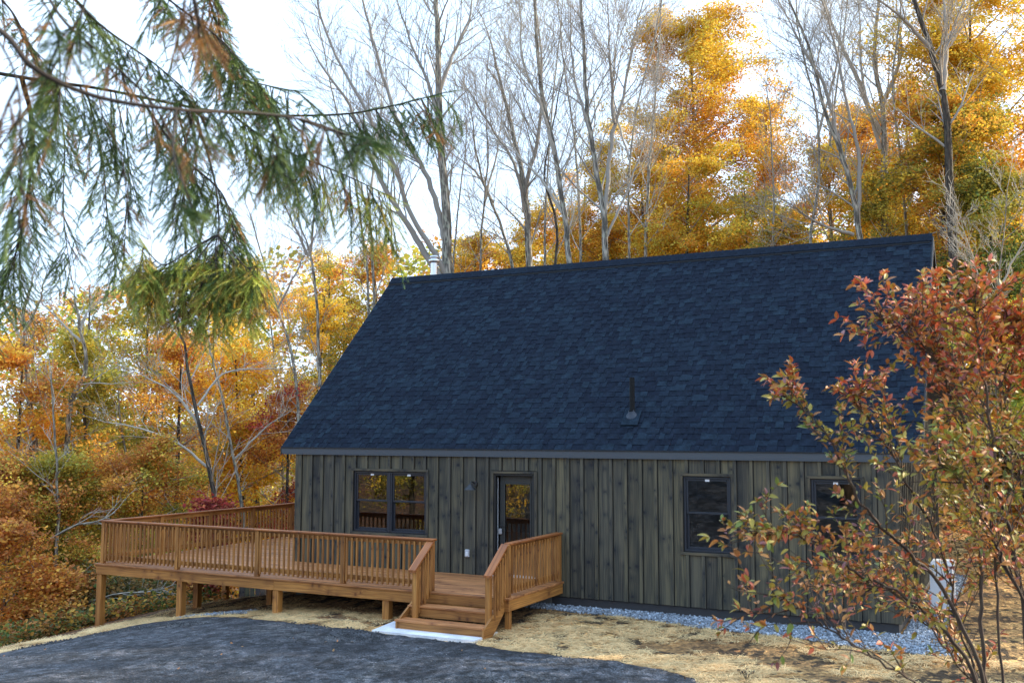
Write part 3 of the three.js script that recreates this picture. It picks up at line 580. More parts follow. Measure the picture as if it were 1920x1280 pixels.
  part('riser', box(sx0, sx1, 2 * rise + 0.003, 3 * rise - 0.036, ZF - 0.026, ZF - 0.002, 0.003, ...uvjit()), PD(), st);
  for (const x of [sx0 + 0.02, sx1 + 0.022]) part('stringer', prism([[ZF - 0.02, 0.34], [ZF - 0.02, 0.5], [ZF + 0.03, 0.53], [tz[0] + 0.03, 0.15], [tz[0] + 0.03, -0.03], [tz[0] - 0.25, -0.03]], 0.038, 'zyx', ...uvjit()).translate(x, 0, 0), M.deck[0], st);
  // stair rails: lower post on the first tread, sloping cap
  const zp = 2.72, y1 = rise + 0.915;
  for (const x of [4.86, 6.30]) {
    const zt = zr, xt = x < 5 ? x : xr;
    part('rail_post', box(x - 0.045, x + 0.045, rise - 0.02, y1 - 0.05, zp - 0.045, zp + 0.045, 0.005, ...uvjit()), M.deck[2], rail);
    const dz = zp + 0.11 - zt, slope = (hr - y1) / (zp - zt);
    const slanted = (name, top, bot, za, zb, w, mat) => part(name, prism([[za, top(za)], [zb, top(zb)], [zb, bot(zb)], [za, bot(za)]], w, 'zyx', ...uvjit()).translate((x + xt) / 2, 0, 0), mat, rail);
    const line = (o) => (z) => hr + o - slope * (z - zt);
    slanted('rail_cap', line(0.0), line(-0.04), zt + 0.02, zp + 0.13, 0.14, M.cap);
    slanted('top_rail', line(-0.042), line(-0.135), zt + 0.046, zp - 0.046, 0.038, PD());
    slanted('bottom_rail', line(-0.78), line(-0.88), zt + 0.046, zp - 0.046, 0.038, PD());
    for (let k = 0; k < 5; k++) { const z = zt + 0.1 + k * (zp - zt - 0.16) / 4, m = part('baluster', balG[k], PD(), rail); m.position.set((x + xt) / 2 + (x < 5 ? 0.038 : 0.038), line(-0.09)(z) - 0.40, z); }
  }
}

// ------------------------------------------------------------------ things beside and behind the house
{ // outdoor unit by the right gable
  const u = tag(group('outdoor_unit'), 'white outdoor heat pump unit standing on the gravel beside the right gable', 'heat pump');
  const y0 = height(12.95, -2.5); u.position.set(12.95, y0, -2.55);
  part('casing', mergeGeometries([box(-0.19, 0.19, 0.14, 0.17, -0.45, 0.45), box(-0.19, 0.19, 0.87, 0.93, -0.45, 0.45, 0.012), box(-0.19, -0.17, 0.17, 0.87, -0.45, 0.45), box(-0.17, 0.17, 0.17, 0.87, -0.45, -0.42), box(-0.17, 0.19, 0.17, 0.87, 0.42, 0.45), box(0.17, 0.19, 0.17, 0.87, 0.2, 0.42)]), M.white, u);
  part('fan_grille', mergeGeometries([...Array(13)].map((_, k) => box(0.172, 0.184, 0.2 + k * 0.053, 0.215 + k * 0.053, -0.43, 0.2, 0))), M.white, u);
  part('coil', box(-0.165, 0.15, 0.18, 0.86, -0.4, 0.4, 0), M.iron, u);
  for (const z of [-0.33, 0.33]) part('foot', box(-0.2, 0.2, -0.05, 0.14, z - 0.03, z + 0.03), M.iron, u);
}
{ // old board fence behind the deck
  const f = tag(group('board_fence'), 'weathered grey board fence standing on the grassy bank behind the deck', 'fence');
  const a = onGround(432, 1146), d = V(1, 0, -0.3).normalize(); const p0 = V(-7.4, 0, -6.6);
  for (let k = 0; k < 22; k++) { const x = p0.x + d.x * k * 0.17, z = p0.z + d.z * k * 0.17, h = 1.9 + R0() * 0.15; const m = part('fence_board', cbox(0.155, h + 0.4, 0.025, 0.003, R0() * 5, R0() * 5), std({ color: rgb(2.2 + R0() * 1.2, 2.3 + R0() * 1.2, 2.5 + R0() * 1.2), map: T.siding, roughness: 0.9 }), f); m.position.set(x, height(x, z) + h / 2 - 0.2, z); m.rotation.y = 0.29; m.rotation.z = (R0() - 0.5) * 0.03; }
  part('fence_rail', cbox(3.6, 0.09, 0.05, 0.004).rotateY(0.29).translate(p0.x + d.x * 1.8 - 0.02, height(-6, -7) + 1.2, p0.z + d.z * 1.8 - 0.06), M.trim, f);
}

// ------------------------------------------------------------------ vegetation
const PAL = {
  orange: [[0.80, 0.41, 0.05], [0.82, 0.50, 0.06], [0.70, 0.31, 0.045], [0.82, 0.58, 0.07]],
  gold: [[0.86, 0.64, 0.08], [0.82, 0.55, 0.055], [0.70, 0.60, 0.09], [0.84, 0.49, 0.05]],
  rust: [[0.56, 0.235, 0.055], [0.64, 0.31, 0.055], [0.44, 0.165, 0.045], [0.68, 0.41, 0.07]],
  olive: [[0.40, 0.36, 0.06], [0.56, 0.46, 0.065], [0.28, 0.28, 0.05], [0.68, 0.48, 0.06]],
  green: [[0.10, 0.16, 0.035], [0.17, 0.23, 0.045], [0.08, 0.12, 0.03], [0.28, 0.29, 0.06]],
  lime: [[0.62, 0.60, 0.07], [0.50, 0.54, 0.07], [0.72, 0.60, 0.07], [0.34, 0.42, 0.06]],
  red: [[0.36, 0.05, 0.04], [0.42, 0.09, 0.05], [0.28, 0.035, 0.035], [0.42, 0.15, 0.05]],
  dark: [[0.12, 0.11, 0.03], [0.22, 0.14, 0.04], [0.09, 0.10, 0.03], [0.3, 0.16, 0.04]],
};
function leafClump(seed, n, R, size, flat) { // n leaves in a flattened spray
  const r = rng(seed), P = [], v = V(0, 0, 0), e = new THREE.Euler(), q = new THREE.Quaternion();
  for (let k = 0; k < n; k++) {
    const a = r() * 6.283, d = R * Math.sqrt(r()), y = (r() - 0.5) * R * flat * 2 - 0.25 * d * d / R;
    q.setFromEuler(e.set((r() - 0.5) * 1.9, r() * 6.28, (r() - 0.5) * 1.9));
    const s = size * (0.65 + r() * 0.6), lobes = [[0, 0, -0.5], [0.42, 0.06, -0.12], [0.3, 0.02, 0.2], [0, -0.04, 0.55], [-0.3, 0.02, 0.2], [-0.42, 0.06, -0.12]];
    const w = lobes.map((l) => v.set(l[0] * s, l[1] * s, l[2] * s).applyQuaternion(q).toArray().map((c, i) => c + [Math.cos(a) * d, y, Math.sin(a) * d][i]));
    P.push(...w[0], ...w[1], ...w[3], ...w[1], ...w[2], ...w[3], ...w[0], ...w[3], ...w[5], ...w[3], ...w[4], ...w[5]);
  }
  const g = new THREE.BufferGeometry(); g.setAttribute('position', new THREE.Float32BufferAttribute(P, 3)); g.computeVertexNormals(); return g;
}
const CLUMP = [1, 2, 3].map((s) => leafClump(s, 19, 0.40, 0.098, 0.3)), FARCLUMP = [4, 5].map((s) => leafClump(s, 16, 0.9, 0.28, 0.4)), FINECLUMP = [6, 7].map((s) => leafClump(s, 16, 0.3, 0.075, 0.4));
const tmpQ = new THREE.Quaternion();

// a leafy tree: trunk, limbs that fork, leaves in sprays along the limbs
function leafTree(o) {
  const r = rng(o.seed), y0 = height(o.x, o.z), H = o.H, t = group(o.name ?? 'maple_tree'); t.position.set(o.x, y0, o.z);
  const tr = new TB(), br = new TB(), sites = [], CR = o.R, cb = o.base ?? 0.25;
  const lean = V((r() - 0.5) * 0.12 + (o.lx ?? 0), 0, (r() - 0.5) * 0.12), r0 = o.r ?? H * 0.0105 + 0.02, path = [];
  for (let k = 0; k <= 9; k++) { const f = k / 9; path.push(V(lean.x * H * f + Math.sin(f * 5 + o.seed) * 0.12 * f * H * 0.08, H * 0.94 * f - (k ? 0 : 0.4), lean.z * H * f + Math.cos(f * 4 + o.seed) * 0.1 * f * H * 0.08)); }
  const prof = (f) => Math.pow(Math.sin(Math.PI * clamp(Math.pow((f - cb) / (1 - cb), 0.75) * 0.93 + 0.06, 0, 1)), 0.5);
  tr.tube(path, taper(10, r0, r0 * 0.12), sidesFor(r0));
  const curve = new THREE.CatmullRomCurve3(path), nl = o.limbs ?? Math.round(10 + H * 0.7);
  for (let i = 0; i < nl; i++) {
    const f = cb + (0.97 - cb) * Math.pow((i + r() * 0.8) / nl, 0.9), a = i * 2.4 + r() * 1.2, p = curve.getPoint(Math.min(1, f)), len = Math.max(0.5, CR * prof(f) * (0.7 + r() * 0.5));
    const rise = lerp(0.25, 1.0, f) + (r() - 0.5) * 0.4, d = V(Math.cos(a), rise, Math.sin(a)).normalize(), pts = [p.clone()], lr = r0 * 0.35 * (1 - f * 0.75) + 0.006;
    for (let k = 1; k <= 5; k++) { d.x += (r() - 0.5) * 0.3; d.z += (r() - 0.5) * 0.3; d.y += (r() - 0.5) * 0.25 - 0.03; d.normalize(); pts.push(pts[k - 1].clone().addScaledVector(d, len / 5)); if (k > 1) sites.push([pts[k], f, 1]); }
    br.tube(pts, taper(6, lr, 0.006), sidesFor(lr));
    for (let s = 0; s < 5; s++) {
      const b = pts[1 + Math.floor(r() * 4)].clone(), e = V((r() - 0.5) * 2, (r() - 0.35) * 1.2, (r() - 0.5) * 2).normalize(), sp = [b], sl = len * (0.25 + r() * 0.3);
      for (let k = 1; k <= 3; k++) { e.y += (r() - 0.5) * 0.3; e.normalize(); sp.push(sp[k - 1].clone().addScaledVector(e, sl / 3)); sites.push([sp[k], f, 2]); }
      br.tube(sp, taper(4, lr * 0.4 + 0.003, 0.004), 3);
    }
  }
  part('trunk', tr.geo(), o.bark ?? M.barkDark, t); part('branches', br.geo(), o.twig ?? M.twig, t);
  const list = [], n = o.n * 1.75, pal = o.pal, pal2 = o.pal2 ?? pal, cs = (o.cs ?? 1) * 0.86, j = 0.32 * (o.jit ?? 1) * (0.6 + CR * 0.14);
  for (let k = 0; k < n; k++) {
    const [p, f] = sites[Math.floor(r() * sites.length)], q = V(p.x + (r() + r() - 1) * j * 1.6, p.y + (r() + r() - 1) * j, p.z + (r() + r() - 1) * j * 1.6);
    if (fbm(q.x * 0.75 + o.seed, q.y * 1.0 + q.z * 0.75, 0, 0, o.seed & 63, 2) < (o.gap ?? 0.4)) continue;
    const mixv = fbm(q.x * 0.35 + 7, q.y * 0.4 + q.z * 0.35, 0, 0, (o.seed + 9) & 63, 2), use = mixv + (r() - 0.5) * 0.25 > (o.mixAt ?? 0.52) ? pal2 : pal, c = use[Math.floor(r() * use.length)], b = (0.6 + r() * 0.7) * (o.br ?? 1.12);
    list.push({ p: q, q: Q((r() - 0.5) * 0.7, r() * 6.28, (r() - 0.5) * 0.7).clone(), s: cs * (0.5 + r() * 0.85), c: rgb(c[0] * b, c[1] * b, c[2] * b) });
  }
  const set = o.set ?? CLUMP;
  if (list.length) stuff(scatter('crown', set[o.seed % set.length], M.leaf, list, t));
  return tag(t, o.label, o.cat ?? 'tree', o.grp);
}
// where a tree that shows at column u stands d metres away, and how tall it is when its top shows at row v
function spot(u, vTop, d) { const p = at(u, 815, d), x = p.x, z = p.z; return { x, z, H: at(u, vTop, d).y - height(x, z) }; }
function LT(seed, u, vTop, d, wpx, n, pal, pal2, label, extra = {}) {
  extra = { br: u < 700 ? 1.25 : 0.97, ...extra };
  const s = spot(u, vTop, d); return leafTree({ seed, ...s, R: (wpx / 2) * d / FPX, n, pal: PAL[pal], pal2: PAL[pal2 ?? pal], label, ...extra });
}
const P_ = PAL;
// left wood, near to far
LT(101, 470, 610, 37, 330, 1500, 'gold', 'orange', 'golden maple just left of the cabin roof', { base: 0.25 });
LT(102, 330, 590, 34, 330, 1400, 'rust', 'orange', 'rust-brown maple behind the left railing of the deck', { base: 0.1 });
LT(103, 190, 590, 33, 320, 1500, 'rust', 'olive', 'rust and olive maple left of the deck corner', { base: 0.1 });
LT(104, 40, 610, 31, 330, 1500, 'orange', 'rust', 'orange-brown maple at the left edge of the photo', { base: 0.1 });
LT(105, 545, 700, 36, 230, 900, 'rust', 'red', 'reddish-brown maple close behind the left eave of the cabin', { base: 0.3 });
LT(106, 120, 850, 29, 300, 2400, 'rust', 'olive', 'low rust and olive sapling thicket left of the deck', { base: 0.05, name: 'sapling', set: FINECLUMP, cs: 1.05, gap: 0.45 });
LT(107, -20, 850, 28, 280, 2300, 'rust', 'olive', 'low rust and olive sapling at the far left edge', { base: 0.05, name: 'sapling', set: FINECLUMP, cs: 1.05, gap: 0.45 });
LT(108, 270, 830, 30, 300, 2000, 'olive', 'rust', 'olive sapling thicket right behind the corner of the deck railing', { base: 0.05, name: 'sapling', set: FINECLUMP, cs: 1.05, gap: 0.45 });
LT(109, 420, 790, 38, 280, 2000, 'orange', 'olive', 'bright orange sapling behind the middle of the side railing', { base: 0.05, name: 'sapling', set: FINECLUMP, cs: 1.05, gap: 0.45 });
LT(110, 500, 480, 45, 330, 1500, 'gold', 'orange', 'tall golden tree rising left of the cabin ridge', { base: 0.2 });
LT(111, 400, 455, 48, 330, 1400, 'orange', 'gold', 'tall orange tree behind the hanging spruce spray', { base: 0.2 });
LT(112, 270, 470, 47, 300, 1300, 'olive', 'gold', 'yellow-green treetop at the skyline between the hanging spruce sprays', { base: 0.2 });
LT(113, 160, 490, 46, 280, 1000, 'olive', 'rust', 'thin olive treetop near the pale dead trees', { base: 0.2, gap: 0.44 });
LT(114, 60, 545, 45, 300, 900, 'rust', 'olive', 'thin rust treetop behind the leftmost pale dead tree', { base: 0.2, gap: 0.44 });
LT(115, -50, 530, 42, 300, 900, 'orange', 'gold', 'orange treetop cut by the left edge of the photo', { base: 0.2 });
LT(116, 590, 520, 47, 260, 1200, 'gold', 'olive', 'gold and olive tree left of the roof slope', { base: 0.15 });
LT(117, 660, 460, 50, 280, 1300, 'olive', 'rust', 'olive and rust tree just left of the ridge end', { base: 0.2 });
// behind the ridge
LT(121, 750, 410, 52, 280, 1600, 'rust', 'orange', 'rust-orange tree behind the metal stove pipe', { base: 0.2 });
LT(122, 880, 400, 52, 260, 1500, 'orange', 'gold', 'orange tree right of the big bare trunk', { base: 0.2 });
LT(123, 950, 400, 48, 250, 1300, 'gold', 'rust', 'low gold tree between two bare trunks behind the ridge', { base: 0.2 });
LT(124, 1040, 340, 50, 260, 1300, 'orange', 'lime', 'thin orange tree among the slender bare trunks', { base: 0.3, gap: 0.43 });
LT(125, 1130, 320, 46, 260, 1800, 'orange', 'gold', 'orange tree behind the forked bare trunk', { base: 0.3 });
LT(126, 1220, 230, 44, 260, 1900, 'gold', 'orange', 'gold-orange tree at the left foot of the tallest orange maple', { base: 0.3 });
LT(127, 1350, -40, 46, 440, 5200, 'orange', 'gold', 'tallest orange maple standing against the sky above the ridge', { base: 0.3, bark: M.bark, limbs: 44, gap: 0.35 });
LT(128, 1290, 230, 40, 320, 2400, 'gold', 'orange', 'bright gold maple low in front of the tallest orange maple', { base: 0.3 });
LT(129, 1420, 300, 40, 300, 2000, 'lime', 'gold', 'yellow-green maple above the middle of the ridge', { base: 0.3 });
LT(130, 1500, 370, 38, 280, 1700, 'orange', 'olive', 'orange understorey maple above the right half of the ridge', { base: 0.3 });
LT(131, 1590, 240, 42, 280, 1700, 'orange', 'gold', 'orange maple behind the mossy leaning bare tree', { base: 0.3, gap: 0.42 });
LT(132, 1690, 270, 37, 300, 1900, 'olive', 'gold', 'olive-gold maple above the right end of the ridge', { base: 0.25 });
LT(133, 1850, -90, 36, 480, 4200, 'gold', 'orange', 'huge gold-orange maple in the top right corner', { base: 0.35, limbs: 46, gap: 0.37 });
LT(134, 1780, 120, 33, 330, 1900, 'orange', 'olive', 'orange and olive maple around the thick dark trunk right of the roof', { base: 0.35, r: 0.26, limbs: 26 });
LT(135, 1900, 250, 31, 300, 1600, 'olive', 'green', 'dark olive maple at the right edge of the photo', { base: 0.25 });
LT(136, 1860, 560, 27, 260, 1100, 'lime', 'gold', 'sunny yellow-green sapling right of the gable', { base: 0.1, name: 'sapling' });
LT(137, 1960, 600, 25, 240, 1000, 'olive', 'lime', 'olive sapling behind the bush at the right edge', { base: 0.1, name: 'sapling' });
LT(138, 1790, 800, 29, 200, 900, 'dark', 'olive', 'dark shrub in the shade behind the right gable', { base: 0.02, name: 'shrub', cat: 'shrub' });
LT(139, 1890, 840, 27, 220, 900, 'dark', 'rust', 'dark brown shrub beyond the shaded ground on the right', { base: 0.02, name: 'shrub', cat: 'shrub' });
// low growth on the bank under and beside the deck
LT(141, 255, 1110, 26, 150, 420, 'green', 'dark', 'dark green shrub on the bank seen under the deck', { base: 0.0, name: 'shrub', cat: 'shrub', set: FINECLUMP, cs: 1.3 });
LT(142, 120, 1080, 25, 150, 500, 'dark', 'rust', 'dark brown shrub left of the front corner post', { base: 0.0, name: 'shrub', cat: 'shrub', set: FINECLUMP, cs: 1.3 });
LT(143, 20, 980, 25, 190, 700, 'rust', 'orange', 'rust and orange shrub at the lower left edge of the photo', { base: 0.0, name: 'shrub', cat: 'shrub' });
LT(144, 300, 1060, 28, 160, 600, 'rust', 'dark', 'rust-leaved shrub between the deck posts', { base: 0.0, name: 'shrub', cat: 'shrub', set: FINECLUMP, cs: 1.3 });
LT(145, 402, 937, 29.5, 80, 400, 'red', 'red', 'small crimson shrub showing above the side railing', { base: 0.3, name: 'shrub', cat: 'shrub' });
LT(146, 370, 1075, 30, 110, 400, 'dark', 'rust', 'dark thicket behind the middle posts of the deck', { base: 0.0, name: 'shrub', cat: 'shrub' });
LT(147, 1450, 110, 45, 260, 1700, 'gold', 'orange', 'thin gold maple filling the sky right of the tallest orange maple', { base: 0.35, gap: 0.45 });
LT(148, 1235, 170, 47, 190, 1500, 'orange', 'gold', 'narrow orange maple left of the tallest orange maple', { base: 0.35, gap: 0.43 });
LT(149, 1720, 90, 40, 260, 1700, 'orange', 'gold', 'orange maple between the pale double trunk and the dark trunk', { base: 0.35, gap: 0.44 });
LT(150, 1870, 330, 34, 300, 2000, 'gold', 'orange', 'gold maple behind the right end of the roof and the bush', { base: 0.15 });
LT(151, 1000, 310, 49, 240, 1300, 'gold', 'orange', 'thin gold maple showing between the slender bare trunks', { base: 0.3, gap: 0.46 });
LT(152, 1090, 270, 47, 220, 1400, 'orange', 'gold', 'thin orange maple behind the left limb of the forked bare tree', { base: 0.3, gap: 0.46 });
LT(153, 1175, 200, 46, 200, 1500, 'gold', 'orange', 'thin gold maple behind the right limb of the forked bare tree', { base: 0.3, gap: 0.45 });
LT(154, 900, 400, 50, 240, 1300, 'gold', 'rust', 'gold and rust maple right beside the largest bare trunk', { base: 0.3, gap: 0.42 });
LT(155, 1640, 130, 43, 240, 1700, 'gold', 'orange', 'thin gold maple seen through the pale double-trunked tree', { base: 0.35, gap: 0.45 });
LT(156, 620, 430, 49, 240, 1300, 'gold', 'olive', 'gold maple at the skyline over the left roof slope', { base: 0.2, gap: 0.4 });
{ // the wood beyond, too far and dense to tell its trees apart
  const r = rng(400), list = [], pals = ['orange', 'gold', 'rust', 'olive', 'lime', 'rust'];
  for (let k = 0; k < 9000; k++) {
    const u = lerp(-300, 2250, r()), d = lerp(56, 95, r()), p = at(u, 815, d), x = p.x, z = p.z, y0 = height(x, z);
    const topv = u < 700 ? lerp(560, 470, clamp(u / 500, 0, 1)) : lerp(470, 400, clamp((u - 700) / 500, 0, 1)), top = at(u, topv + 60 * (fbm(u * 0.02, 1, 0, 0, 3, 2) - 0.3), d).y;
    const y = lerp(y0, top, Math.pow(r(), 0.8)), n = fbm(x * 0.12, z * 0.12, 0, 0, 77, 2); if (fbm(x * 0.3, y * 0.3 + z * 0.2, 0, 0, 78, 2) < 0.4) continue;
    const pl = PAL[pals[Math.floor(clamp(n * 1.6 - 0.3, 0, 0.999) * 6)]], c = pl[Math.floor(r() * 4)], b = 0.7 + r() * 0.5;
    list.push({ p: V(x, y, z), q: Q((r() - 0.5), r() * 6.28, (r() - 0.5)), s: 0.8 + r() * 0.6, c: rgb(c[0] * b, c[1] * b, c[2] * b) });
  }
  stuff(scatter('far_wood', FARCLUMP[0], M.leaf, list), 'distant mass of autumn foliage closing the gaps between the nearer trees');
}
{ // fallen leaves and low plants on the forest floor
  const r = rng(401), list = [];
  for (let k = 0; k < 9000; k++) {
    const u = lerp(-100, 640, r()), d = lerp(21, 44, r()), p = at(u, 815, d); if (p.x > -3 && p.z < 0.5 && p.z > -12) continue; if (inDrive(p.x, p.z) > (p.z > -1 ? -4 : -1.2) || (p.x > -9 && p.x < -2 && p.z > -9.5 && p.z < -1)) continue;
    const pl = PAL[r() < 0.35 ? 'green' : r() < 0.6 ? 'rust' : 'dark'], c = pl[Math.floor(r() * 4)];
    list.push({ p: V(p.x, height(p.x, p.z) + 0.1 + r() * 0.35, p.z), q: Q((r() - 0.5) * 0.8, r() * 6.28, (r() - 0.5) * 0.8), s: 0.8 + r() * 0.7, c: rgb(...c) });
  }
  for (let k = 0; k < 3500; k++) {
    const x = lerp(12.5, 30, r()), z = lerp(-30, -7.5, r()); const c = PAL[r() < 0.6 ? 'rust' : 'dark'][Math.floor(r() * 4)];
    list.push({ p: V(x, height(x, z) + 0.05 + r() * 0.3 * smoothstep(-z, 8, 12), z), q: Q((r() - 0.5) * 0.5, r() * 6.28, (r() - 0.5) * 0.5), s: 0.6 + r() * 0.6, c: rgb(...c) });
  }
  stuff(scatter('undergrowth', FINECLUMP[0], M.leaf, list), 'low ferns, seedlings and fallen leaves covering the forest floor');
}
// trees behind the photographer: seen in the window glass
[[-2.8, 13.5, 7], [-8, 17, 10], [-13, 17, 12], [-5, 20, 9], [3, 27, 13]].forEach(([x, z, H], i) => leafTree({ seed: 501 + i, x, z, H, R: 3.2, n: 900, base: 0.02, pal: PAL[['gold', 'olive', 'olive', 'lime', 'rust'][i]], pal2: PAL.olive, label: ['small bright gold', 'pale olive', 'olive', 'yellow-green', 'rust'][i] + ' tree across the drive, mirrored in the window and door glass', cat: 'tree' }));

// tall trees right of the view whose shade lies over the lawn and drive
[[20.5, -5.6, 15], [25, -13, 19], [27, -3, 18], [25.5, -8.5, 20], [20, -14, 18]].forEach(([x, z, H], i) => leafTree({ seed: 511 + i, x, z, H, R: 4.6, n: 1100, base: 0.1, gap: 0.28, pal: PAL[['gold', 'orange', 'olive', 'gold', 'orange'][i]], pal2: PAL.gold, label: ['tall gold maple just outside the right edge', 'tall orange maple outside the right edge', 'tall olive maple nearest the gable outside the right edge', 'tallest gold maple outside the right edge', 'orange maple behind the gable side yard'][i] + ', shading the lawn', cat: 'tree' }));

// bare trees: limbs follow given lines, twigs grow from them
function grow(B, p, d, len, r, lvl, R, o) {
  const n = lvl > 1 ? 5 : 4, pts = [p.clone()], rad = [r]; const dir = d.clone();
  for (let k = 1; k <= n; k++) { dir.x += (R() - 0.5) * o.wob; dir.y += (R() - 0.5) * o.wob + o.up; dir.z += (R() - 0.5) * o.wob; dir.normalize(); pts.push(pts[k - 1].clone().addScaledVector(dir, len / n)); rad.push(lerp(r, Math.max(r * 0.3, 0.0045), k / n)); }
  B.tube(pts, rad, sidesFor(r));
  if (lvl <= 0) return;
  const kids = o.kids[lvl];
  for (let i = 0; i < kids; i++) {
    const f = 0.2 + 0.75 * (i + R()) / kids, k = Math.min(n - 1, Math.floor(f * n)), q = pts[k].clone().lerp(pts[k + 1], f * n - k), t = pts[k + 1].clone().sub(pts[k]).normalize();
    const s = V(R() - 0.5, R() - 0.5, R() - 0.5); s.addScaledVector(t, -s.dot(t)).normalize();
    const cd = t.multiplyScalar(0.8).addScaledVector(s, 0.62); cd.y += 0.15; cd.normalize();
    grow(B, q, cd, len * (0.5 + R() * 0.35) * (1 - f * 0.35), Math.max(rad[k] * 0.5, 0.005), lvl - 1, R, o);
  }
}
function bareTree(seed, depth, limbs, label, o = {}) {
  const R = rng(seed), t = group(o.name ?? 'bare_tree'), tr = new TB(), br = new TB(), base = at(limbs[0].p[0][0], limbs[0].p[0][1], depth);
  t.position.set(base.x, height(base.x, base.z), base.z); const org = t.position.clone();
  const opt = { wob: 0.32, up: 0.05, kids: [0, 4, 5, 5], ...o };
  limbs.forEach((lb, i) => {
    const jz = i ? (lb.j ?? (R() - 0.5) * 2.2) : 0;
    let pts = lb.p.map(([u, v], k) => at(u, v, depth + jz * k / (lb.p.length - 1))).map((p) => p.sub(org));
    if (!i && !o.cut) { const q = pts[0]; pts.unshift(V(q.x * 0.5, q.y * 0.5, q.z * 0.5), V(0, -0.5, 0)); pts = [pts[1], pts[0], ...pts.slice(2)]; }
    const n = Math.max(8, lb.p.length * 4), path = smoothPath(pts, n); path.forEach((p, k) => { if (k) { p.x += (R() - 0.5) * 0.06; p.z += (R() - 0.5) * 0.06; } });
    const r0 = lb.w * depth / FPX / 2, rad = path.map((_, k) => lerp(r0, r0 * (lb.e ?? 0.25), Math.pow(k / n, 0.9)));
    (i ? br : tr).tube(path, rad, sidesFor(r0));
    const kids = Math.round((lb.k ?? 12) * 1.6 * (o.dens ?? 1));
    for (let c = 0; c < kids; c++) {
      const f = lerp(lb.f0 ?? 0.35, 0.99, (c + R()) / kids), k = Math.min(n - 1, Math.floor(f * n)), q = path[k].clone().lerp(path[k + 1], f * n - k), tg = path[k + 1].clone().sub(path[k]).normalize();
      const s = V(R() - 0.5, (R() - 0.5) * 0.6, R() - 0.5); s.addScaledVector(tg, -s.dot(tg)).normalize();
      const cd = tg.multiplyScalar(0.75).addScaledVector(s, o.spread ?? 0.6).normalize();
      grow(br, q, cd, (lb.l ?? 2.6) * (0.5 + R() * 0.7) * (1.1 - 0.5 * f), clamp(rad[k] * 0.38, 0.009, 0.045), 2, R, opt);
    }
    grow(br, path[n], path[n].clone().sub(path[n - 1]).normalize(), (lb.l ?? 2.6) * 0.7, Math.max(0.009, rad[n]), 2, R, opt);
  });
  part('trunk', tr.geo(), o.bark ?? M.bark, t); part('branches', br.geo(), o.twig ?? M.twig, t);
  return tag(t, label, 'bare tree', o.grp);
}
const BT = bareTree;
BT(601, 33, [
  { p: [[840, 540], [838, 440], [832, 330], [822, 220], [822, 100], [818, 0], [815, -80]], w: 26, k: 14, f0: 0.45 },
  { p: [[837, 535], [805, 488], [770, 430], [720, 350], [690, 280], [650, 190], [600, 120]], w: 15, k: 16 },
  { p: [[838, 515], [812, 470], [770, 400], [735, 300], [690, 215], [610, 60], [590, -20]], w: 12, k: 16 },
  { p: [[838, 460], [825, 410], [800, 330], [760, 260], [720, 150], [690, 40], [670, -40]], w: 13, k: 16 },
  { p: [[823, 220], [800, 150], [770, 80], [745, 0]], w: 9, k: 12, f0: 0.2 },
  { p: [[822, 180], [850, 100], [880, 30], [890, -40]], w: 9, k: 12, f0: 0.2 },
  { p: [[836, 420], [846, 330], [848, 300]], w: 5, k: 4 },
], 'largest bare tree, its grey trunk forking into many leaning limbs behind the stove pipe');
BT(602, 35, [
  { p: [[992, 520], [990, 420], [982, 340], [965, 260], [945, 180], [925, 100]], w: 18, k: 12 },
  { p: [[985, 350], [1010, 250], [1015, 120], [1005, 0]], w: 10, k: 14, f0: 0.2 },
  { p: [[988, 400], [960, 300], [915, 230], [880, 170]], w: 8, k: 10 },
], 'straight bare tree in the middle of the ridge line', {});
BT(603, 31, [
  { p: [[1068, 510], [1055, 380], [1035, 260], [1015, 160], [1003, 0], [1000, -60]], w: 15, k: 16 },
  { p: [[1040, 290], [1015, 200], [980, 110], [975, 0]], w: 8, k: 12 },
  { p: [[1055, 400], [1010, 330], [970, 290], [930, 200]], w: 7, k: 10 },
], 'slender pale bare tree right of the straight one', { twig: M.twigPale });
BT(604, 34, [
  { p: [[1040, 510], [1045, 430], [1020, 330], [1040, 220], [1060, 110]], w: 9, k: 10 },
], 'thin dark bare tree between the slender pale one and the forked one', { bark: M.barkDark });
BT(605, 30, [
  { p: [[1137, 500], [1132, 400], [1115, 300], [1100, 200], [1095, 100], [1090, 0], [1085, -60]], w: 16, k: 14 },
  { p: [[1134, 400], [1150, 250], [1170, 180], [1185, 90], [1205, 0]], w: 10, k: 12 },
  { p: [[1152, 230], [1145, 120], [1140, 0]], w: 7, k: 8, f0: 0.2 },
  { p: [[1110, 260], [1075, 130], [1070, 0]], w: 7, k: 10, f0: 0.2 },
  { p: [[1136, 450], [1190, 320], [1220, 230]], w: 6, k: 8 },
], 'forked grey bare tree left of the orange maples');
BT(606, 36, [
  { p: [[965, 520], [945, 440], [910, 350], [890, 270], [885, 210]], w: 10, k: 10 },
  { p: [[925, 380], [890, 320], [850, 290]], w: 6, k: 6 },
], 'short crooked bare tree right of the largest bare tree');
BT(607, 42, [
  { p: [[600, 720], [592, 560], [580, 470], [560, 420]], w: 10, k: 8 },
  { p: [[580, 480], [590, 400], [600, 340]], w: 6, k: 8, f0: 0.1 }, { p: [[578, 480], [545, 410], [520, 360]], w: 6, k: 8, f0: 0.1 },
], 'small bare tree left of the roof slope with a few upright limbs', { dens: 0.6 });
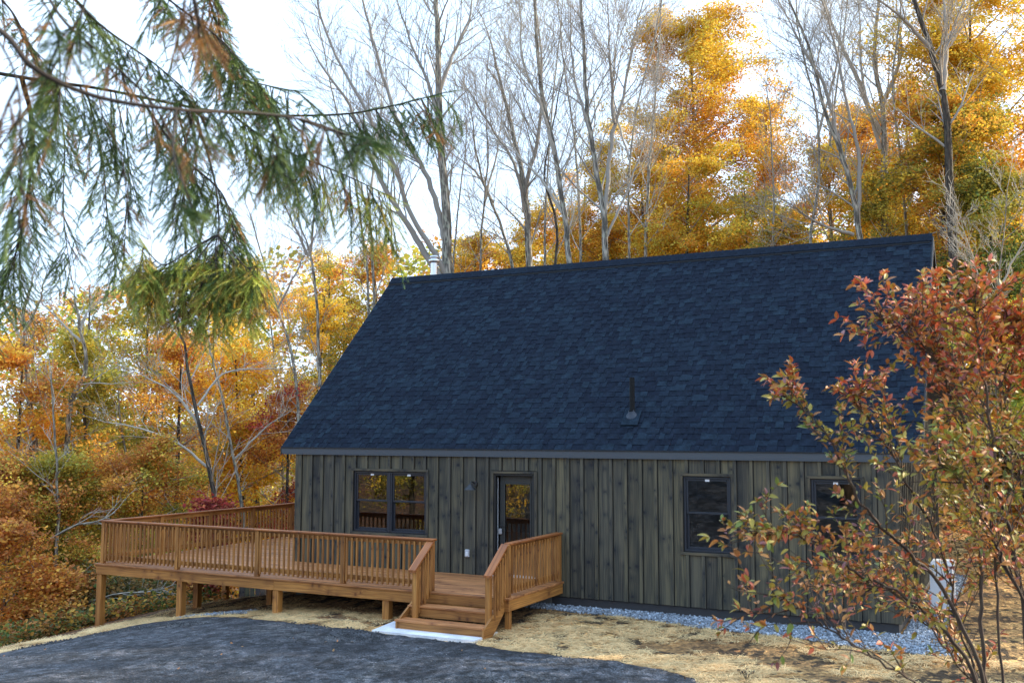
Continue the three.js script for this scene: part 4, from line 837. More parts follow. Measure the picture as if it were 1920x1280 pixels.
BT(608, 33, [
  { p: [[1612, 450], [1600, 360], [1575, 280], [1545, 200], [1520, 100], [1480, 0]], w: 15, k: 14 },
  { p: [[1575, 280], [1550, 170], [1505, 90], [1470, 20]], w: 9, k: 10 }, { p: [[1610, 420], [1612, 300], [1590, 200], [1560, 60], [1530, -30]], w: 9, k: 12 },
  { p: [[1600, 440], [1540, 420], [1470, 375]], w: 8, k: 8, f0: 0.2 },
], 'mossy bare tree leaning left behind the right half of the ridge');
BT(609, 38, [
  { p: [[1662, 450], [1658, 330], [1655, 200], [1640, 100], [1650, -20]], w: 20, k: 14 },
  { p: [[1650, 250], [1600, 130], [1560, 40], [1530, -40]], w: 10, k: 12 }, { p: [[1655, 200], [1690, 100], [1680, 0]], w: 10, k: 10 },
  { p: [[1652, 280], [1620, 160], [1610, 0]], w: 8, k: 10 },
], 'tall pale double-trunked bare tree above the right part of the ridge', { twig: M.twigPale });
BT(610, 31, [
  { p: [[1790, 540], [1785, 420], [1780, 300], [1770, 180], [1745, 90], [1715, 0], [1700, -60]], w: 24, k: 10, f0: 0.5 },
  { p: [[1768, 170], [1775, 80], [1770, -20]], w: 13, k: 8 }, { p: [[1745, 90], [1690, 30], [1620, -20]], w: 9, k: 10 },
], 'thick dark-barked tree standing right behind the right end of the roof', { bark: M.barkDark });
BT(611, 27, [
  { p: [[1870, 700], [1872, 560], [1880, 450], [1890, 350]], w: 6, k: 10, l: 1.6 },
  { p: [[1865, 600], [1830, 500], [1800, 400]], w: 4, k: 8, l: 1.4 }, { p: [[1868, 560], [1910, 470], [1940, 430]], w: 4, k: 8, l: 1.4 },
], 'thin leafless sapling right of the gable', { twig: M.twigPale });
BT(612, 31, [
  { p: [[70, 900], [55, 750], [48, 650], [45, 580], [60, 535]], w: 17, k: 10, l: 2 }, { p: [[50, 660], [25, 610], [10, 590]], w: 8, k: 6, l: 1.6 }, { p: [[46, 620], [75, 560], [80, 530]], w: 7, k: 8, l: 1.6 },
], 'leftmost pale dead tree catching the sun', { bark: M.barkPale, twig: M.twigPale, wob: 0.6, dens: 0.55, kids: [0, 3, 3, 4] });
BT(613, 31, [
  { p: [[125, 900], [130, 760], [160, 690], [150, 620], [140, 560]], w: 15, k: 12, l: 2 }, { p: [[150, 640], [110, 600], [70, 560]], w: 6, k: 8, l: 1.6 }, { p: [[150, 620], [165, 580], [175, 555]], w: 6, k: 8, l: 1.6 },
], 'second pale dead tree, crooked, left of the hanging spruce spray', { bark: M.barkPale, twig: M.twigPale, wob: 0.6, dens: 0.55, kids: [0, 3, 3, 4] });
BT(614, 30, [
  { p: [[405, 960], [385, 850], [360, 740], [345, 650], [330, 600]], w: 13, k: 12, f0: 0.2, l: 3 }, { p: [[375, 800], [330, 740], [260, 700]], w: 7, k: 8, f0: 0.2, l: 2 }, { p: [[395, 880], [330, 830], [250, 800], [190, 790]], w: 6, k: 8, f0: 0.2, l: 2 },
  { p: [[370, 760], [420, 700], [520, 690]], w: 5, k: 8, l: 2 },
], 'dark leaning bare tree with lichened side branches behind the side railing', { bark: M.barkDark, twig: M.twigPale, dens: 0.55, kids: [0, 3, 3, 4] });
BT(615, 33, [
  { p: [[455, 960], [430, 820], [405, 700], [390, 640]], w: 10, k: 8, l: 2 }, { p: [[440, 860], [500, 800], [545, 770]], w: 5, k: 8, l: 1.6 },
], 'spotted grey bare tree nearer the cabin corner', { twig: M.twigPale, dens: 0.55, kids: [0, 3, 3, 4] });
BT(616, 35, [
  { p: [[560, 780], [545, 660], [515, 560], [490, 480], [470, 400]], w: 9, k: 10, l: 2.4 }, { p: [[520, 580], [560, 500], [590, 440]], w: 5, k: 8, l: 1.6 },
], 'slim grey bare tree leaning over the left roof slope');
BT(617, 28, [
  { p: [[108, 950], [105, 880], [100, 780], [95, 700]], w: 9, k: 8, l: 2 }, { p: [[105, 930], [50, 880], [0, 840]], w: 4, k: 5, l: 1.4 },
], 'grey bare tree with a low crossing limb at the left edge', { twig: M.twigPale, dens: 0.55, kids: [0, 3, 3, 4] });
BT(618, 33, [{ p: [[248, 1000], [238, 880], [225, 780], [222, 720]], w: 9, k: 8, l: 2 }, { p: [[240, 900], [300, 850], [380, 830]], w: 5, k: 8, l: 2 }], 'grey bare trunk left of the dark leaning one', { twig: M.twigPale, dens: 0.55, kids: [0, 3, 3, 4] });

BT(619, 37, [{ p: [[310, 1000], [305, 850], [300, 700], [290, 580], [285, 500]], w: 8, k: 10, l: 2 }], 'thin upright grey trunk behind the corner of the deck railing', { dens: 0.55, kids: [0, 3, 3, 4] });
BT(620, 39, [{ p: [[530, 900], [525, 760], [510, 640], [500, 540]], w: 8, k: 10, l: 2 }], 'thin upright grey trunk nearest the left eave', { dens: 0.55, kids: [0, 3, 3, 4] });
BT(621, 36, [{ p: [[170, 1000], [178, 860], [172, 740], [180, 640]], w: 7, k: 10, l: 2 }], 'thin upright trunk between the two pale dead trees', { dens: 0.55, kids: [0, 3, 3, 4] });
BT(622, 44, [{ p: [[690, 560], [685, 470], [670, 380], [660, 300]], w: 8, k: 12, l: 2.6 }], 'thin bare tree just left of the largest bare tree', {});
BT(623, 40, [{ p: [[1210, 480], [1215, 350], [1225, 220], [1235, 100], [1240, 0]], w: 9, k: 14, l: 3 }], 'thin bare tree at the left side of the tallest orange maple', {});
BT(624, 37, [{ p: [[1450, 470], [1452, 380], [1448, 270], [1440, 180]], w: 7, k: 10, l: 2 }], 'thin pale trunk among the orange maples above mid-ridge', { bark: M.barkPale });
BT(625, 42, [{ p: [[1560, 450], [1555, 300], [1570, 150], [1590, 0]], w: 9, k: 14, l: 3 }], 'thin bare tree between the leaning mossy one and the maples', {});
BT(626, 36, [{ p: [[900, 510], [905, 400], [915, 300], [910, 180], [920, 60]], w: 7, k: 14, l: 2.8 }, { p: [[908, 380], [935, 260], [950, 120]], w: 5, k: 12, l: 2.4 }], 'slim pale bare tree just right of the largest one', { twig: M.twigPale });
BT(627, 41, [{ p: [[1020, 500], [1025, 350], [1035, 200], [1050, 60], [1055, -20]], w: 7, k: 14, l: 3 }], 'slim grey bare tree seen through the slender pale one', { twig: M.twigPale });
BT(628, 39, [{ p: [[1090, 490], [1085, 360], [1075, 240], [1055, 100], [1045, -20]], w: 8, k: 14, l: 3 }], 'slim grey bare tree just left of the forked one', { twig: M.twigPale });
BT(629, 38, [{ p: [[1180, 480], [1178, 340], [1195, 200], [1230, 60], [1245, -20]], w: 7, k: 14, l: 3 }, { p: [[1180, 300], [1150, 180], [1160, 40]], w: 5, k: 12, l: 2.4 }], 'slim pale bare tree between the forked one and the orange maples', { twig: M.twigPale });
BT(630, 45, [{ p: [[700, 500], [690, 400], [650, 280], [620, 160], [600, 60]], w: 8, k: 14, l: 3 }, { p: [[690, 380], [710, 240], [720, 120]], w: 6, k: 12, l: 3 }], 'faint distant bare tree left of the largest one', { twig: M.twigPale });
BT(631, 35, [{ p: [[1520, 450], [1535, 330], [1530, 200], [1500, 80], [1490, -20]], w: 8, k: 14, l: 3 }, { p: [[1532, 260], [1570, 120], [1580, 0]], w: 6, k: 12, l: 2.6 }], 'slim pale bare tree left of the leaning mossy one', { twig: M.twigPale });
BT(632, 36, [{ p: [[1700, 430], [1690, 300], [1675, 160], [1690, 20], [1700, -40]], w: 8, k: 14, l: 3 }], 'slim pale bare tree left of the thick dark-barked one', { twig: M.twigPale });
BT(633, 40, [{ p: [[850, 500], [860, 380], [875, 260], [870, 140]], w: 6, k: 12, l: 2.6 }], 'thin bare tree close behind the largest one', { twig: M.twigPale });
{ // dead branches lying on the bank below the deck
  const R = rng(950);
  [[[150, 1135], [330, 1095], 25, 'long pale dead branch on the bank left of the front corner post'], [[215, 1150], [300, 1120], 25.5, 'short dead branch lying right of the front corner post'], [[360, 1128], [245, 1165], 27, 'forked dead branch on the bank between the deck posts'], [[95, 1010], [215, 960], 26, 'grey dead limb leaning in the thicket left of the deck']].forEach(([a, b, d, label]) => {
    const B = new TB(), t = group('fallen_branch'), p0 = at(a[0], a[1], d), p1 = at(b[0], b[1], d - 0.6); t.position.copy(p0); const e = p1.sub(p0);
    const path = smoothPath([V(0, 0, 0), e.clone().multiplyScalar(0.4).add(V(0, 0.08, 0)), e.clone().multiplyScalar(0.75).add(V(0, -0.05, 0)), e], 14); B.tube(path, taper(15, 0.035, 0.012), 6);
    part('limb', B.geo(), M.barkPale, t); const K = new TB();
    for (let k = 3; k < 14; k += 2) grow(K, path[k], e.clone().normalize().multiplyScalar(0.8).add(V(R() - 0.5, R() - 0.3, R() - 0.5)).normalize(), 0.5 + R() * 0.5, 0.011, 1, R, { wob: 0.4, up: 0, kids: [0, 3] });
    part('twigs', K.geo(), M.twigPale, t); tag(t, label, 'branch');
  });
}

// ------------------------------------------------------------------ Norway spruce on the left, its boughs hanging into view
{
  const r = rng(700), tree = tag(group('spruce_tree'), 'old spruce with green and browning needles hanging in across the top left of the photo', 'spruce');
  const tx = 9.3, tz = 15.9, ty = height(tx, tz); tree.position.set(tx, ty, tz);
  const toL = (p) => p.clone().sub(tree.position);
  part('trunk', new TB().tube([V(0, -0.4, 0), V(0, 2, 0), V(0.03, 6, 0.02), V(0, 13, 0)], [0.27, 0.2, 0.15, 0.02], 12).geo(), M.spruceBark, tree);
  // one needled twig, 10 cm, pointing along -y
  const twig = (() => {
    const P = [], rr = rng(71), Lt = 0.1; const push = (a, b, c) => P.push(...a, ...b, ...c);
    for (let k = 0; k < 72; k++) {
      const y = -Lt * Math.pow(k / 72, 0.95), a = rr() * 6.283, nl = 0.0145 * (0.8 + rr() * 0.4) * (k > 65 ? 0.7 : 1), el = 0.75 + rr() * 0.3, cx = Math.cos(a), cz = Math.sin(a);
      const b = [cx * 0.0012, y, cz * 0.0012], tip = [cx * nl * el * 0.85, y - nl * (0.55 + rr() * 0.25), cz * nl * el * 0.85], w = 0.0011;
      push([b[0] - cz * w, b[1], b[2] + cx * w], [b[0] + cz * w, b[1], b[2] - cx * w], tip);
    }
    const s = 0.0016; for (const [u, v] of [[1, 0], [0, 1]]) { push([-s * u, 0, -s * v], [s * u, 0, s * v], [0, -Lt, 0]); }
    const g = new THREE.BufferGeometry(); g.setAttribute('position', new THREE.Float32BufferAttribute(P, 3)); g.computeVertexNormals(); return g;
  })();
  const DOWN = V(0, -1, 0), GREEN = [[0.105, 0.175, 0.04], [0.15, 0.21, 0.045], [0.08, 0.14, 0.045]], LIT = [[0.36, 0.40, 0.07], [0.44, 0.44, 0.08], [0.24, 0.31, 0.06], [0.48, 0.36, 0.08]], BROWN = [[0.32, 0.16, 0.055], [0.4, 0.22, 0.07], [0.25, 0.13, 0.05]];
  // a bough: stem along a line of [u, v, depth]; hanging sprays from stem; brown is the share of dead needles
  function bough(line, w, o = {}) {
    const path = smoothPath(line.map(([u, v, d]) => toL(at(u, v, d))), line.length * 7), n = path.length, stem = new TB(), list = [];
    const b = group('bough', tree), r0 = w * line[0][2] / FPX / 2;
    stem.tube(path, taper(n, r0, Math.max(0.002, r0 * 0.2)), 7);
    const needles = (pts, dens, colr) => {
      for (let k = 0; k < pts.length - 1; k++) {
        const d = pts[k + 1].clone().sub(pts[k]), l = d.length(); d.normalize();
        const m = Math.max(1, Math.round(l / 0.075 * dens));
        for (let q = 0; q < m; q++) {
          const c = colr[Math.floor(r() * colr.length)], bb = 0.75 + r() * 0.6, dd = d.clone().add(V(r() - 0.5, r() - 0.6, r() - 0.5).multiplyScalar(0.35)).normalize();
          list.push({ p: pts[k].clone().addScaledVector(d, l * (q + r()) / m), q: new THREE.Quaternion().setFromUnitVectors(DOWN, dd).multiply(Q(0, r() * 6.28, 0)), s: (0.85 + r() * 0.4) * (o.ts ?? 1), c: rgb(c[0] * bb, c[1] * bb, c[2] * bb) });
        }
      }
    };
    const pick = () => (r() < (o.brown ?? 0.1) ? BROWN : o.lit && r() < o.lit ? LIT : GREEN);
    // sprays
    const ns = Math.round((o.sprays ?? 16));
    for (let i = 0; i < ns; i++) {
      const f = lerp(o.f0 ?? 0.25, 1, (i + r()) / ns), k = Math.min(n - 2, Math.floor(f * (n - 1))), p = path[k].clone(), tg = path[k + 1].clone().sub(path[k]).normalize();
      let len = (o.len ?? 0.5) * (0.45 + r() * 0.75) * (o.tipShort ? 1.15 - 0.75 * f : 1); const side = V(r() - 0.5, 0, r() - 0.5).normalize();
      const d = side.multiplyScalar(o.out ?? 0.45).addScaledVector(tg, 0.45).add(V(0, -(o.hang ?? 0.7), 0)).normalize(), pts = [p], m = Math.max(3, Math.round(len / 0.07));
      for (let q = 1; q <= m; q++) { d.y -= 0.12 * (o.hang ?? 0.7); d.x += (r() - 0.5) * 0.16; d.z += (r() - 0.5) * 0.16; d.normalize(); pts.push(pts[q - 1].clone().addScaledVector(d, len / m)); }
      stem.tube(pts, taper(pts.length, 0.0035, 0.0013), 4);
      const colr = pick(), bare = r() < (o.bare ?? 0.12);
      if (!bare) needles(pts.slice(o.skip ?? 0), 1.7, colr);
      // side twiglets
      for (let q = 1; q < pts.length; q++) for (const sgn of [-1, 1]) {
        if (r() > (o.twigs ?? 0.85)) continue;
        const s = V(-d.z * sgn, 0, d.x * sgn).normalize().multiplyScalar(0.75).addScaledVector(d, 0.45).add(V((r() - 0.5) * 0.35, -0.1, (r() - 0.5) * 0.35)).normalize(), l = (o.twl ?? 1) * (0.05 + r() * 0.09) * (1.15 - 0.6 * q / pts.length), tw = [pts[q], pts[q].clone().addScaledVector(s, l * 0.5), pts[q].clone().addScaledVector(s.clone().add(V(0, -0.25, 0)).normalize(), l)];
        stem.tube(tw, [0.0016, 0.0012, 0.0008], 3); if (!bare || r() < 0.25) needles(tw, 1.6, r() < 0.8 ? colr : pick());
      }
    }
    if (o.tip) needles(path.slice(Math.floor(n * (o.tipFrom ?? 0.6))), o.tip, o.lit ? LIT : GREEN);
    part('stem', stem.geo(), M.spruceBark, b);
    if (list.length) stuff(scatter('needles', twig, M.needle, list, b));
    if (o.label) b.userData.label = o.label;
    return b;
  }
  // sharp, farther boughs
  bough([[-640, 20, 5.2], [-100, 120, 5.4], [60, 148, 5.4], [180, 165, 5.5], [420, 210, 5.5], [640, 214, 5.5], [740, 197, 5.5], [838, 172, 5.5]], 9, { sprays: 48, f0: 0.34, len: 0.5, brown: 0.08, bare: 0.08, hang: 0.95, out: 0.35, tip: 1.3, tipFrom: 0.68, tipShort: true, label: 'long sharp bough reaching right to a needled tip' });
  const hang = (line, w, o) => bough(line, w, { f0: 0.1, hang: 0.9, out: 0.6, ...o });
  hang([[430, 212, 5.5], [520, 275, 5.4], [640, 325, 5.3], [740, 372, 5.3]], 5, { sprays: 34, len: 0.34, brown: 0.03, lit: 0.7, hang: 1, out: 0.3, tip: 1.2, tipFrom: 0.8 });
  hang([[40, 145, 5.4], [60, 240, 5.8], [52, 360, 5.9], [30, 470, 6], [0, 560, 6]], 10, { sprays: 40, len: 0.36, brown: 0.06, hang: 0.7, out: 0.85, bare: 0.1 });
  hang([[95, 155, 5.4], [120, 260, 6], [118, 400, 6.1], [135, 530, 6.1]], 4, { sprays: 20, len: 0.24, out: 0.85, bare: 0.35 });
  hang([[160, 163, 5.5], [192, 300, 6], [203, 420, 6], [225, 520, 6]], 4, { sprays: 20, len: 0.26, bare: 0.3 });
  hang([[215, 170, 5.5], [240, 300, 5.7], [236, 400, 5.7], [232, 480, 5.7]], 3, { sprays: 14, len: 0.26, bare: 0.35 });
  hang([[260, 180, 5.5], [340, 290, 5.2], [420, 370, 5.0], [440, 450, 4.9]], 5, { sprays: 26, len: 0.34, brown: 0.05, out: 0.55 });
  hang([[330, 195, 5.5], [350, 290, 5.6], [345, 360, 5.6], [348, 430, 5.6]], 4, { sprays: 14, len: 0.3, bare: 0.2 });
  hang([[360, 200, 5.5], [400, 330, 5.2], [410, 430, 4.9], [404, 490, 4.75]], 5, { sprays: 10, len: 0.26, bare: 0.3 });
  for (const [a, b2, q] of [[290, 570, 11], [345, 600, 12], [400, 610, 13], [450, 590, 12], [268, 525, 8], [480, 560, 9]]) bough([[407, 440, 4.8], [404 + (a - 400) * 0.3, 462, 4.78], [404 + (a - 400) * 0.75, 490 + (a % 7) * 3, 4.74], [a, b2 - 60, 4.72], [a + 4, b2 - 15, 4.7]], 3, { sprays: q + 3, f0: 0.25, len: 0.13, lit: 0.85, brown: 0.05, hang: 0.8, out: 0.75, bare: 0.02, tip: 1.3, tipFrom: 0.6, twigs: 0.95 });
  hang([[380, -40, 5.3], [410, 60, 5.3], [440, 140, 5.2], [500, 160, 5.2], [562, 172, 5.2]], 5, { sprays: 26, len: 0.26, brown: 0.1, hang: 0.7, tip: 1.2, tipFrom: 0.7 });
  hang([[90, -60, 5.4], [180, 40, 5.3], [290, 120, 5.2], [390, 205, 5.2]], 6, { sprays: 32, len: 0.28, brown: 0.2, hang: 0.7, out: 0.75, bare: 0.25 });
  hang([[240, -60, 5.0], [330, 10, 4.9], [420, 80, 4.9], [470, 140, 4.9]], 5, { sprays: 28, len: 0.28, brown: 0.25, hang: 0.7, out: 0.7 });
  hang([[350, -80, 5.2], [395, -20, 5.2], [412, 50, 5.2]], 4, { sprays: 10, len: 0.24, brown: 0.3 });
  hang([[-60, -60, 5.4], [20, 20, 5.4], [60, 90, 5.4], [130, 150, 5.4]], 5, { sprays: 18, len: 0.26, brown: 0.3, bare: 0.25 });
  // nearer, out of focus
  const near = (line, w, o) => bough(line, w, { hang: 0.85, out: 0.6, twigs: 0.4, twl: 0.5, ts: 0.7, ...o });
  near([[-900, -260, 2.4], [0, 58, 2.0], [60, 125, 2.0], [170, 178, 2.05], [330, 205, 2.1], [480, 212, 2.2], [570, 225, 2.25], [645, 250, 2.3]], 11, { sprays: 9, f0: 0.55, len: 0.1, brown: 0.4, bare: 0.4, label: 'pale out-of-focus bough in front' });
  near([[560, 224, 2.25], [620, 245, 2.3], [660, 255, 2.3], [705, 268, 2.3]], 5, { sprays: 5, f0: 0.2, len: 0.06, brown: 0, hang: 0.5, out: 0.8, tip: 1.2, tipFrom: 0.5, bare: 0, twigs: 0.5 });
  near([[500, 216, 2.2], [515, 260, 2.2], [530, 320, 2.2]], 3, { sprays: 6, f0: 0.2, len: 0.12, brown: 0.1, tip: 1 });
  near([[60, -60, 2.3], [120, 40, 2.3], [200, 110, 2.3], [290, 200, 2.3], [330, 290, 2.3]], 6, { sprays: 8, f0: 0.3, len: 0.09, brown: 0.5, bare: 0.3 });
  near([[330, 205, 2.1], [325, 290, 1.9], [345, 350, 1.8]], 4, { sprays: 2, f0: 0.2, len: 0.08, brown: 0.2, bare: 0.3 });
  near([[318, 366, 1.7], [335, 384, 1.7], [352, 392, 1.7]], 2, { ts: 0.5, sprays: 2, f0: 0.2, len: 0.03, brown: 0.0, hang: 0.3, out: 0.9, bare: 0, tip: 1, tipFrom: 0.3, twigs: 0.2 });
  near([[-40, 20, 1.9], [30, 150, 1.8], [38, 300, 1.8], [35, 430, 1.8]], 4, { sprays: 7, f0: 0.3, len: 0.09, brown: 0.85, bare: 0.3 });
  near([[330, -60, 2], [368, 10, 2], [372, 60, 2]], 4, { sprays: 6, f0: 0.2, len: 0.1, brown: 0.85 });
  near([[30, -60, 2.1], [100, 40, 2.1], [112, 150, 2.1], [105, 240, 2.1]], 4, { sprays: 7, f0: 0.3, len: 0.09, brown: 0.55, bare: 0.2 });
  near([[176, -50, 2.1], [150, 30, 2.1], [135, 90, 2.1]], 5, { sprays: 4, f0: 0.3, len: 0.08, brown: 0.4, bare: 0.4 });
  near([[170, 178, 2.05], [228, 300, 2.2], [240, 420, 2.2]], 3, { sprays: 4, f0: 0.5, len: 0.08, brown: 0.2, bare: 0.4 });
}

// ------------------------------------------------------------------ the bush on the right
{
  const r = rng(800), bush = tag(group('bush'), 'large bush with red, orange and olive leaves in the right foreground', 'bush');
  const DB = 5, bp = at(1880, 815, DB); bush.position.set(bp.x, height(bp.x, bp.z), bp.z); const toL = (p) => p.clone().sub(bush.position);
  const stem = new TB(), sites = [];
  const S = [ // main stems as lines of [u, v, depth, width px]
    [[1885, 2000, 5], [1850, 1330, 5], [1780, 1190, 4.9], [1700, 1120, 4.8], [1600, 1070, 4.7], [1530, 1020, 4.6], [1470, 1000, 4.55], [1400, 1000, 4.5]],
    [[1890, 2000, 5], [1860, 1330, 5], [1770, 1110, 5], [1690, 1020, 4.9], [1620, 950, 4.8], [1570, 850, 4.7], [1520, 780, 4.6], [1472, 742, 4.6]],
    [[1895, 2000, 5], [1850, 1300, 5.1], [1840, 1120, 5.1], [1836, 900, 5.1], [1800, 760, 5], [1745, 665, 4.9], [1700, 625, 4.9], [1640, 590, 4.8]],
    [[1900, 2000, 5], [1930, 1300, 5], [1905, 1050, 4.9], [1870, 900, 4.8], [1850, 740, 4.7], [1835, 640, 4.7], [1825, 580, 4.7]],
    [[1890, 2000, 5], [1840, 1300, 5.3], [1800, 1180, 5.3], [1770, 1040, 5.3], [1700, 900, 5.2], [1640, 800, 5.2], [1600, 735, 5.1]],
    [[1880, 2000, 5], [1760, 1330, 4.6], [1640, 1235, 4.4], [1560, 1180, 4.3], [1500, 1140, 4.3], [1450, 1110, 4.2]],
    [[1905, 2000, 5], [1990, 1300, 5], [2000, 1000, 5], [1960, 800, 5], [1920, 680, 5], [1900, 610, 5]],
    [[1905, 2000, 5], [1960, 1300, 4.6], [1930, 1150, 4.5], [1880, 1050, 4.4], [1850, 970, 4.4], [1800, 900, 4.4], [1760, 860, 4.4]],
    [[1910, 2000, 5], [2080, 1400, 5], [2120, 1000, 5], [2080, 700, 5], [2040, 560, 5]],
    [[1895, 2000, 5], [1880, 1300, 5.2], [1865, 1050, 5.2], [1820, 860, 5.1], [1780, 740, 5.1], [1760, 650, 5], [1745, 590, 5]],
    [[1905, 2000, 5], [1940, 1250, 5.2], [1925, 950, 5.2], [1890, 780, 5.1], [1870, 680, 5.1], [1880, 610, 5]],
    [[1890, 2000, 5], [1870, 1350, 5.5], [1800, 1250, 5.5], [1730, 1160, 5.5], [1650, 1100, 5.4], [1590, 1090, 5.4]],
  ];
  const W = [13, 14, 14, 15, 9, 7, 14, 10, 13, 9, 9, 7];
  S.forEach((s, i) => {
    const path = smoothPath(s.map(([u, v, d]) => toL(at(u, v, d))), s.length * 6), n = path.length, r0 = W[i] * 5 / FPX / 2 * 0.75;
    path.forEach((p, k) => { if (k > 2) { p.x += (r() - 0.5) * 0.02; p.y += (r() - 0.5) * 0.02; p.z += (r() - 0.5) * 0.02; } });
    const rad = path.map((_, k) => lerp(r0, 0.0028, Math.pow(k / (n - 1), 0.8))); stem.tube(path, rad, 7);
    const kids = [24, 17, 26, 30, 24, 14, 28, 22, 24, 30, 30, 24][i];
    const sub = (p, d, len, rr, lvl, f) => {
      const m = 5, pts = [p.clone()]; const dd = d.clone();
      for (let k = 1; k <= m; k++) { dd.x += (r() - 0.5) * 0.4; dd.y += (r() - 0.5) * 0.35 + 0.05; dd.z += (r() - 0.5) * 0.4; dd.normalize(); pts.push(pts[k - 1].clone().addScaledVector(dd, len / m)); }
      stem.tube(pts, taper(m + 1, rr, 0.0012), 4);
      if (lvl) for (let c = 0; c < (i > 1 && i !== 5 ? 4 : 3); c++) { const k = 1 + Math.floor(r() * 4), t = pts[k].clone().sub(pts[k - 1]).normalize(), sd = V(r() - 0.5, r() - 0.4, r() - 0.5).normalize(); sub(pts[k], t.multiplyScalar(0.7).addScaledVector(sd, 0.7).normalize(), len * (0.45 + r() * 0.3), rr * 0.6, lvl - 1, f); }
      for (let k = 1; k <= m; k++) sites.push([pts[k], pts[k].clone().sub(pts[k - 1]).normalize(), f, k === m]);
    };
    for (let c = 0; c < kids; c++) {
      const f = 0.3 + 0.7 * (c + r()) / kids, k = Math.min(n - 2, Math.floor(f * (n - 1))), t = path[k + 1].clone().sub(path[k]).normalize(), sd = V(r() - 0.5, r() - 0.35, r() - 0.5).normalize();
      sub(path[k], t.multiplyScalar(0.8).addScaledVector(sd, 0.65).normalize(), (i === 1 || i === 0 ? 0.7 : 1) * (0.2 + r() * 0.3) * (1.2 - 0.62 * f), 0.004, 1, f);
    }
    for (let k = Math.floor(n * 0.75); k < n; k++) sites.push([path[k], path[k].clone().sub(path[k - 1]).normalize(), 1, true]);
  });
  part('stems', stem.geo(), std({ color: rgb(0.19, 0.13, 0.1), roughness: 0.85, map: T.bark }), bush);
  // a pointed leaf, folded along its midrib and slightly curled, 6 cm
  const leafG = [0, 1, 2].map((v) => {
    const P = [], N = 7, l = 0.058, w = 0.0125 + v * 0.0015, c = 0.006 + v * 0.004; const row = (k) => { const f = k / N, ww = w * Math.pow(Math.sin(Math.PI * Math.pow(f, 0.85)), 0.85); const y = -c * f * f * 2; return [[-ww, y + ww * 0.35, l * f], [0, y, l * f], [ww, y + ww * 0.35, l * f]]; };
    for (let k = 0; k < N; k++) { const a = row(k), b = row(k + 1); for (const i of [0, 1]) { P.push(...a[i], ...b[i], ...b[i + 1], ...a[i], ...b[i + 1], ...a[i + 1]); } }
    const g = new THREE.BufferGeometry(); g.setAttribute('position', new THREE.Float32BufferAttribute(P, 3)); g.computeVertexNormals(); return g;
  });
  const lm = (c) => new THREE.MeshPhysicalMaterial({ color: rgb(...c), roughness: 0.6, transmission: 0.35, thickness: 0, side: THREE.DoubleSide, specularIntensity: 0.8 });
  const LC = { red: [0.66, 0.15, 0.06], orange: [0.66, 0.29, 0.07], rust: [0.48, 0.20, 0.06], olive: [0.40, 0.32, 0.05], green: [0.24, 0.29, 0.05], yellow: [0.56, 0.43, 0.07], plum: [0.36, 0.14, 0.13] }, LM = Object.fromEntries(Object.entries(LC).map(([k, c]) => [k, lm(c)]));
  const leaves = [], top = at(1800, 560, 5).y - bush.position.y, bot = at(1800, 1150, 5).y - bush.position.y;
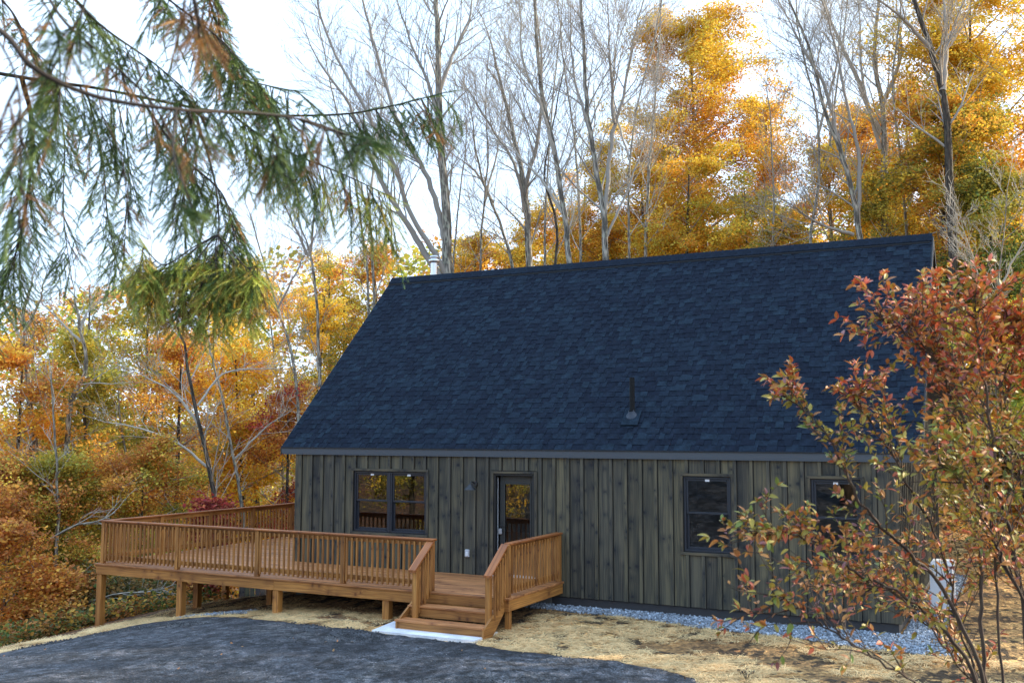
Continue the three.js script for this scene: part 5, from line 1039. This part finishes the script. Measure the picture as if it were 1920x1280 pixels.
  for (const [p, d, f, tip] of sites) {
    const cnt = r() < 0.2 * (1.6 - Math.min(1, f + 0.0)) ? 0 : tip ? 4 : r() < 0.5 ? 2 : 1, hgt = clamp((p.y - bot) / (top - bot), 0, 1.1);
    for (let c = 0; c < cnt; c++) {
      const q = r(), key = hgt > 0.68 ? (q < 0.3 ? 'red' : q < 0.55 ? 'orange' : q < 0.68 ? 'rust' : q < 0.82 ? 'olive' : q < 0.89 ? 'plum' : 'yellow') : hgt > 0.3 ? (q < 0.06 ? 'red' : q < 0.24 ? 'orange' : q < 0.38 ? 'rust' : q < 0.68 ? 'olive' : q < 0.86 ? 'green' : q < 0.95 ? 'yellow' : 'plum') : (q < 0.1 ? 'red' : q < 0.3 ? 'orange' : q < 0.5 ? 'rust' : q < 0.75 ? 'olive' : q < 0.85 ? 'yellow' : q < 0.92 ? 'green' : 'plum');
      const s = V(r() - 0.5, r() - 0.5, r() - 0.5).normalize(), dir = d.clone().multiplyScalar(0.8).addScaledVector(s, 0.8).normalize(), x = V(0, 1, 0).cross(dir).normalize(), y = dir.clone().cross(x), m = new THREE.Matrix4().makeBasis(x, y, dir), qq = new THREE.Quaternion().setFromRotationMatrix(m).multiply(Q(0, 0, (r() - 0.5) * 1.8));
      leaves.push({ p: p.clone(), q: qq, s: 0.44 + r() * 0.46, key, d: p.clone().add(bush.position).sub(CAM).length() });
    }
  }
  const vis = (e) => { const w = e.p.clone().add(bush.position).applyMatrix4(camera.matrixWorldInverse), u = 960 - w.x / w.z * FPX, v = 640 + w.y / w.z * FPX; return u < 1910 && v < 1270 && v > 20; };
  leaves.forEach((e) => { e.v = vis(e); }); leaves.sort((a, b) => (b.v - a.v) || (b.s / b.d - a.s / a.d));
  const rest = [];
  leaves.forEach((e, i) => { if (i < 300) { const m = part('leaf', leafG[i % 3], LM[e.key], bush); m.position.copy(e.p); m.quaternion.copy(e.q); m.scale.setScalar(e.s); } else { const k = 0.8 + r() * 0.4; rest.push({ ...e, c: rgb(...LC[e.key].map((v) => v * k)) }); } });
  stuff(scatter('foliage', leafG[0], lm([1, 1, 1]), rest, bush));
}
{ // little dry weed at the edge of the drive
  const w = tag(group('weed'), 'small dark dried weed at the right front edge of the straw lawn', 'weed'), p = onGround(1400, 1276), r = rng(900), B = new TB(); w.position.set(p.x, height(p.x, p.z), p.z);
  for (let k = 0; k < 14; k++) { const a = r() * 6.28, l = 0.1 + r() * 0.1, q = V(Math.cos(a) * l * 0.7, l * 0.8, Math.sin(a) * l * 0.7); B.tube([V(0, 0, 0), q.clone().multiplyScalar(0.5).add(V(0, 0.03, 0)), q], [0.003, 0.002, 0.001], 3); for (let j = 0; j < 4; j++) { const e = q.clone().add(V((r() - 0.5) * 0.06, (r() - 0.5) * 0.06, (r() - 0.5) * 0.06)); B.tube([q, e], [0.006, 0.001], 3); } }
  part('stalks', B.geo(), M.barkDark, w);
}
renderer.render(scene, camera);
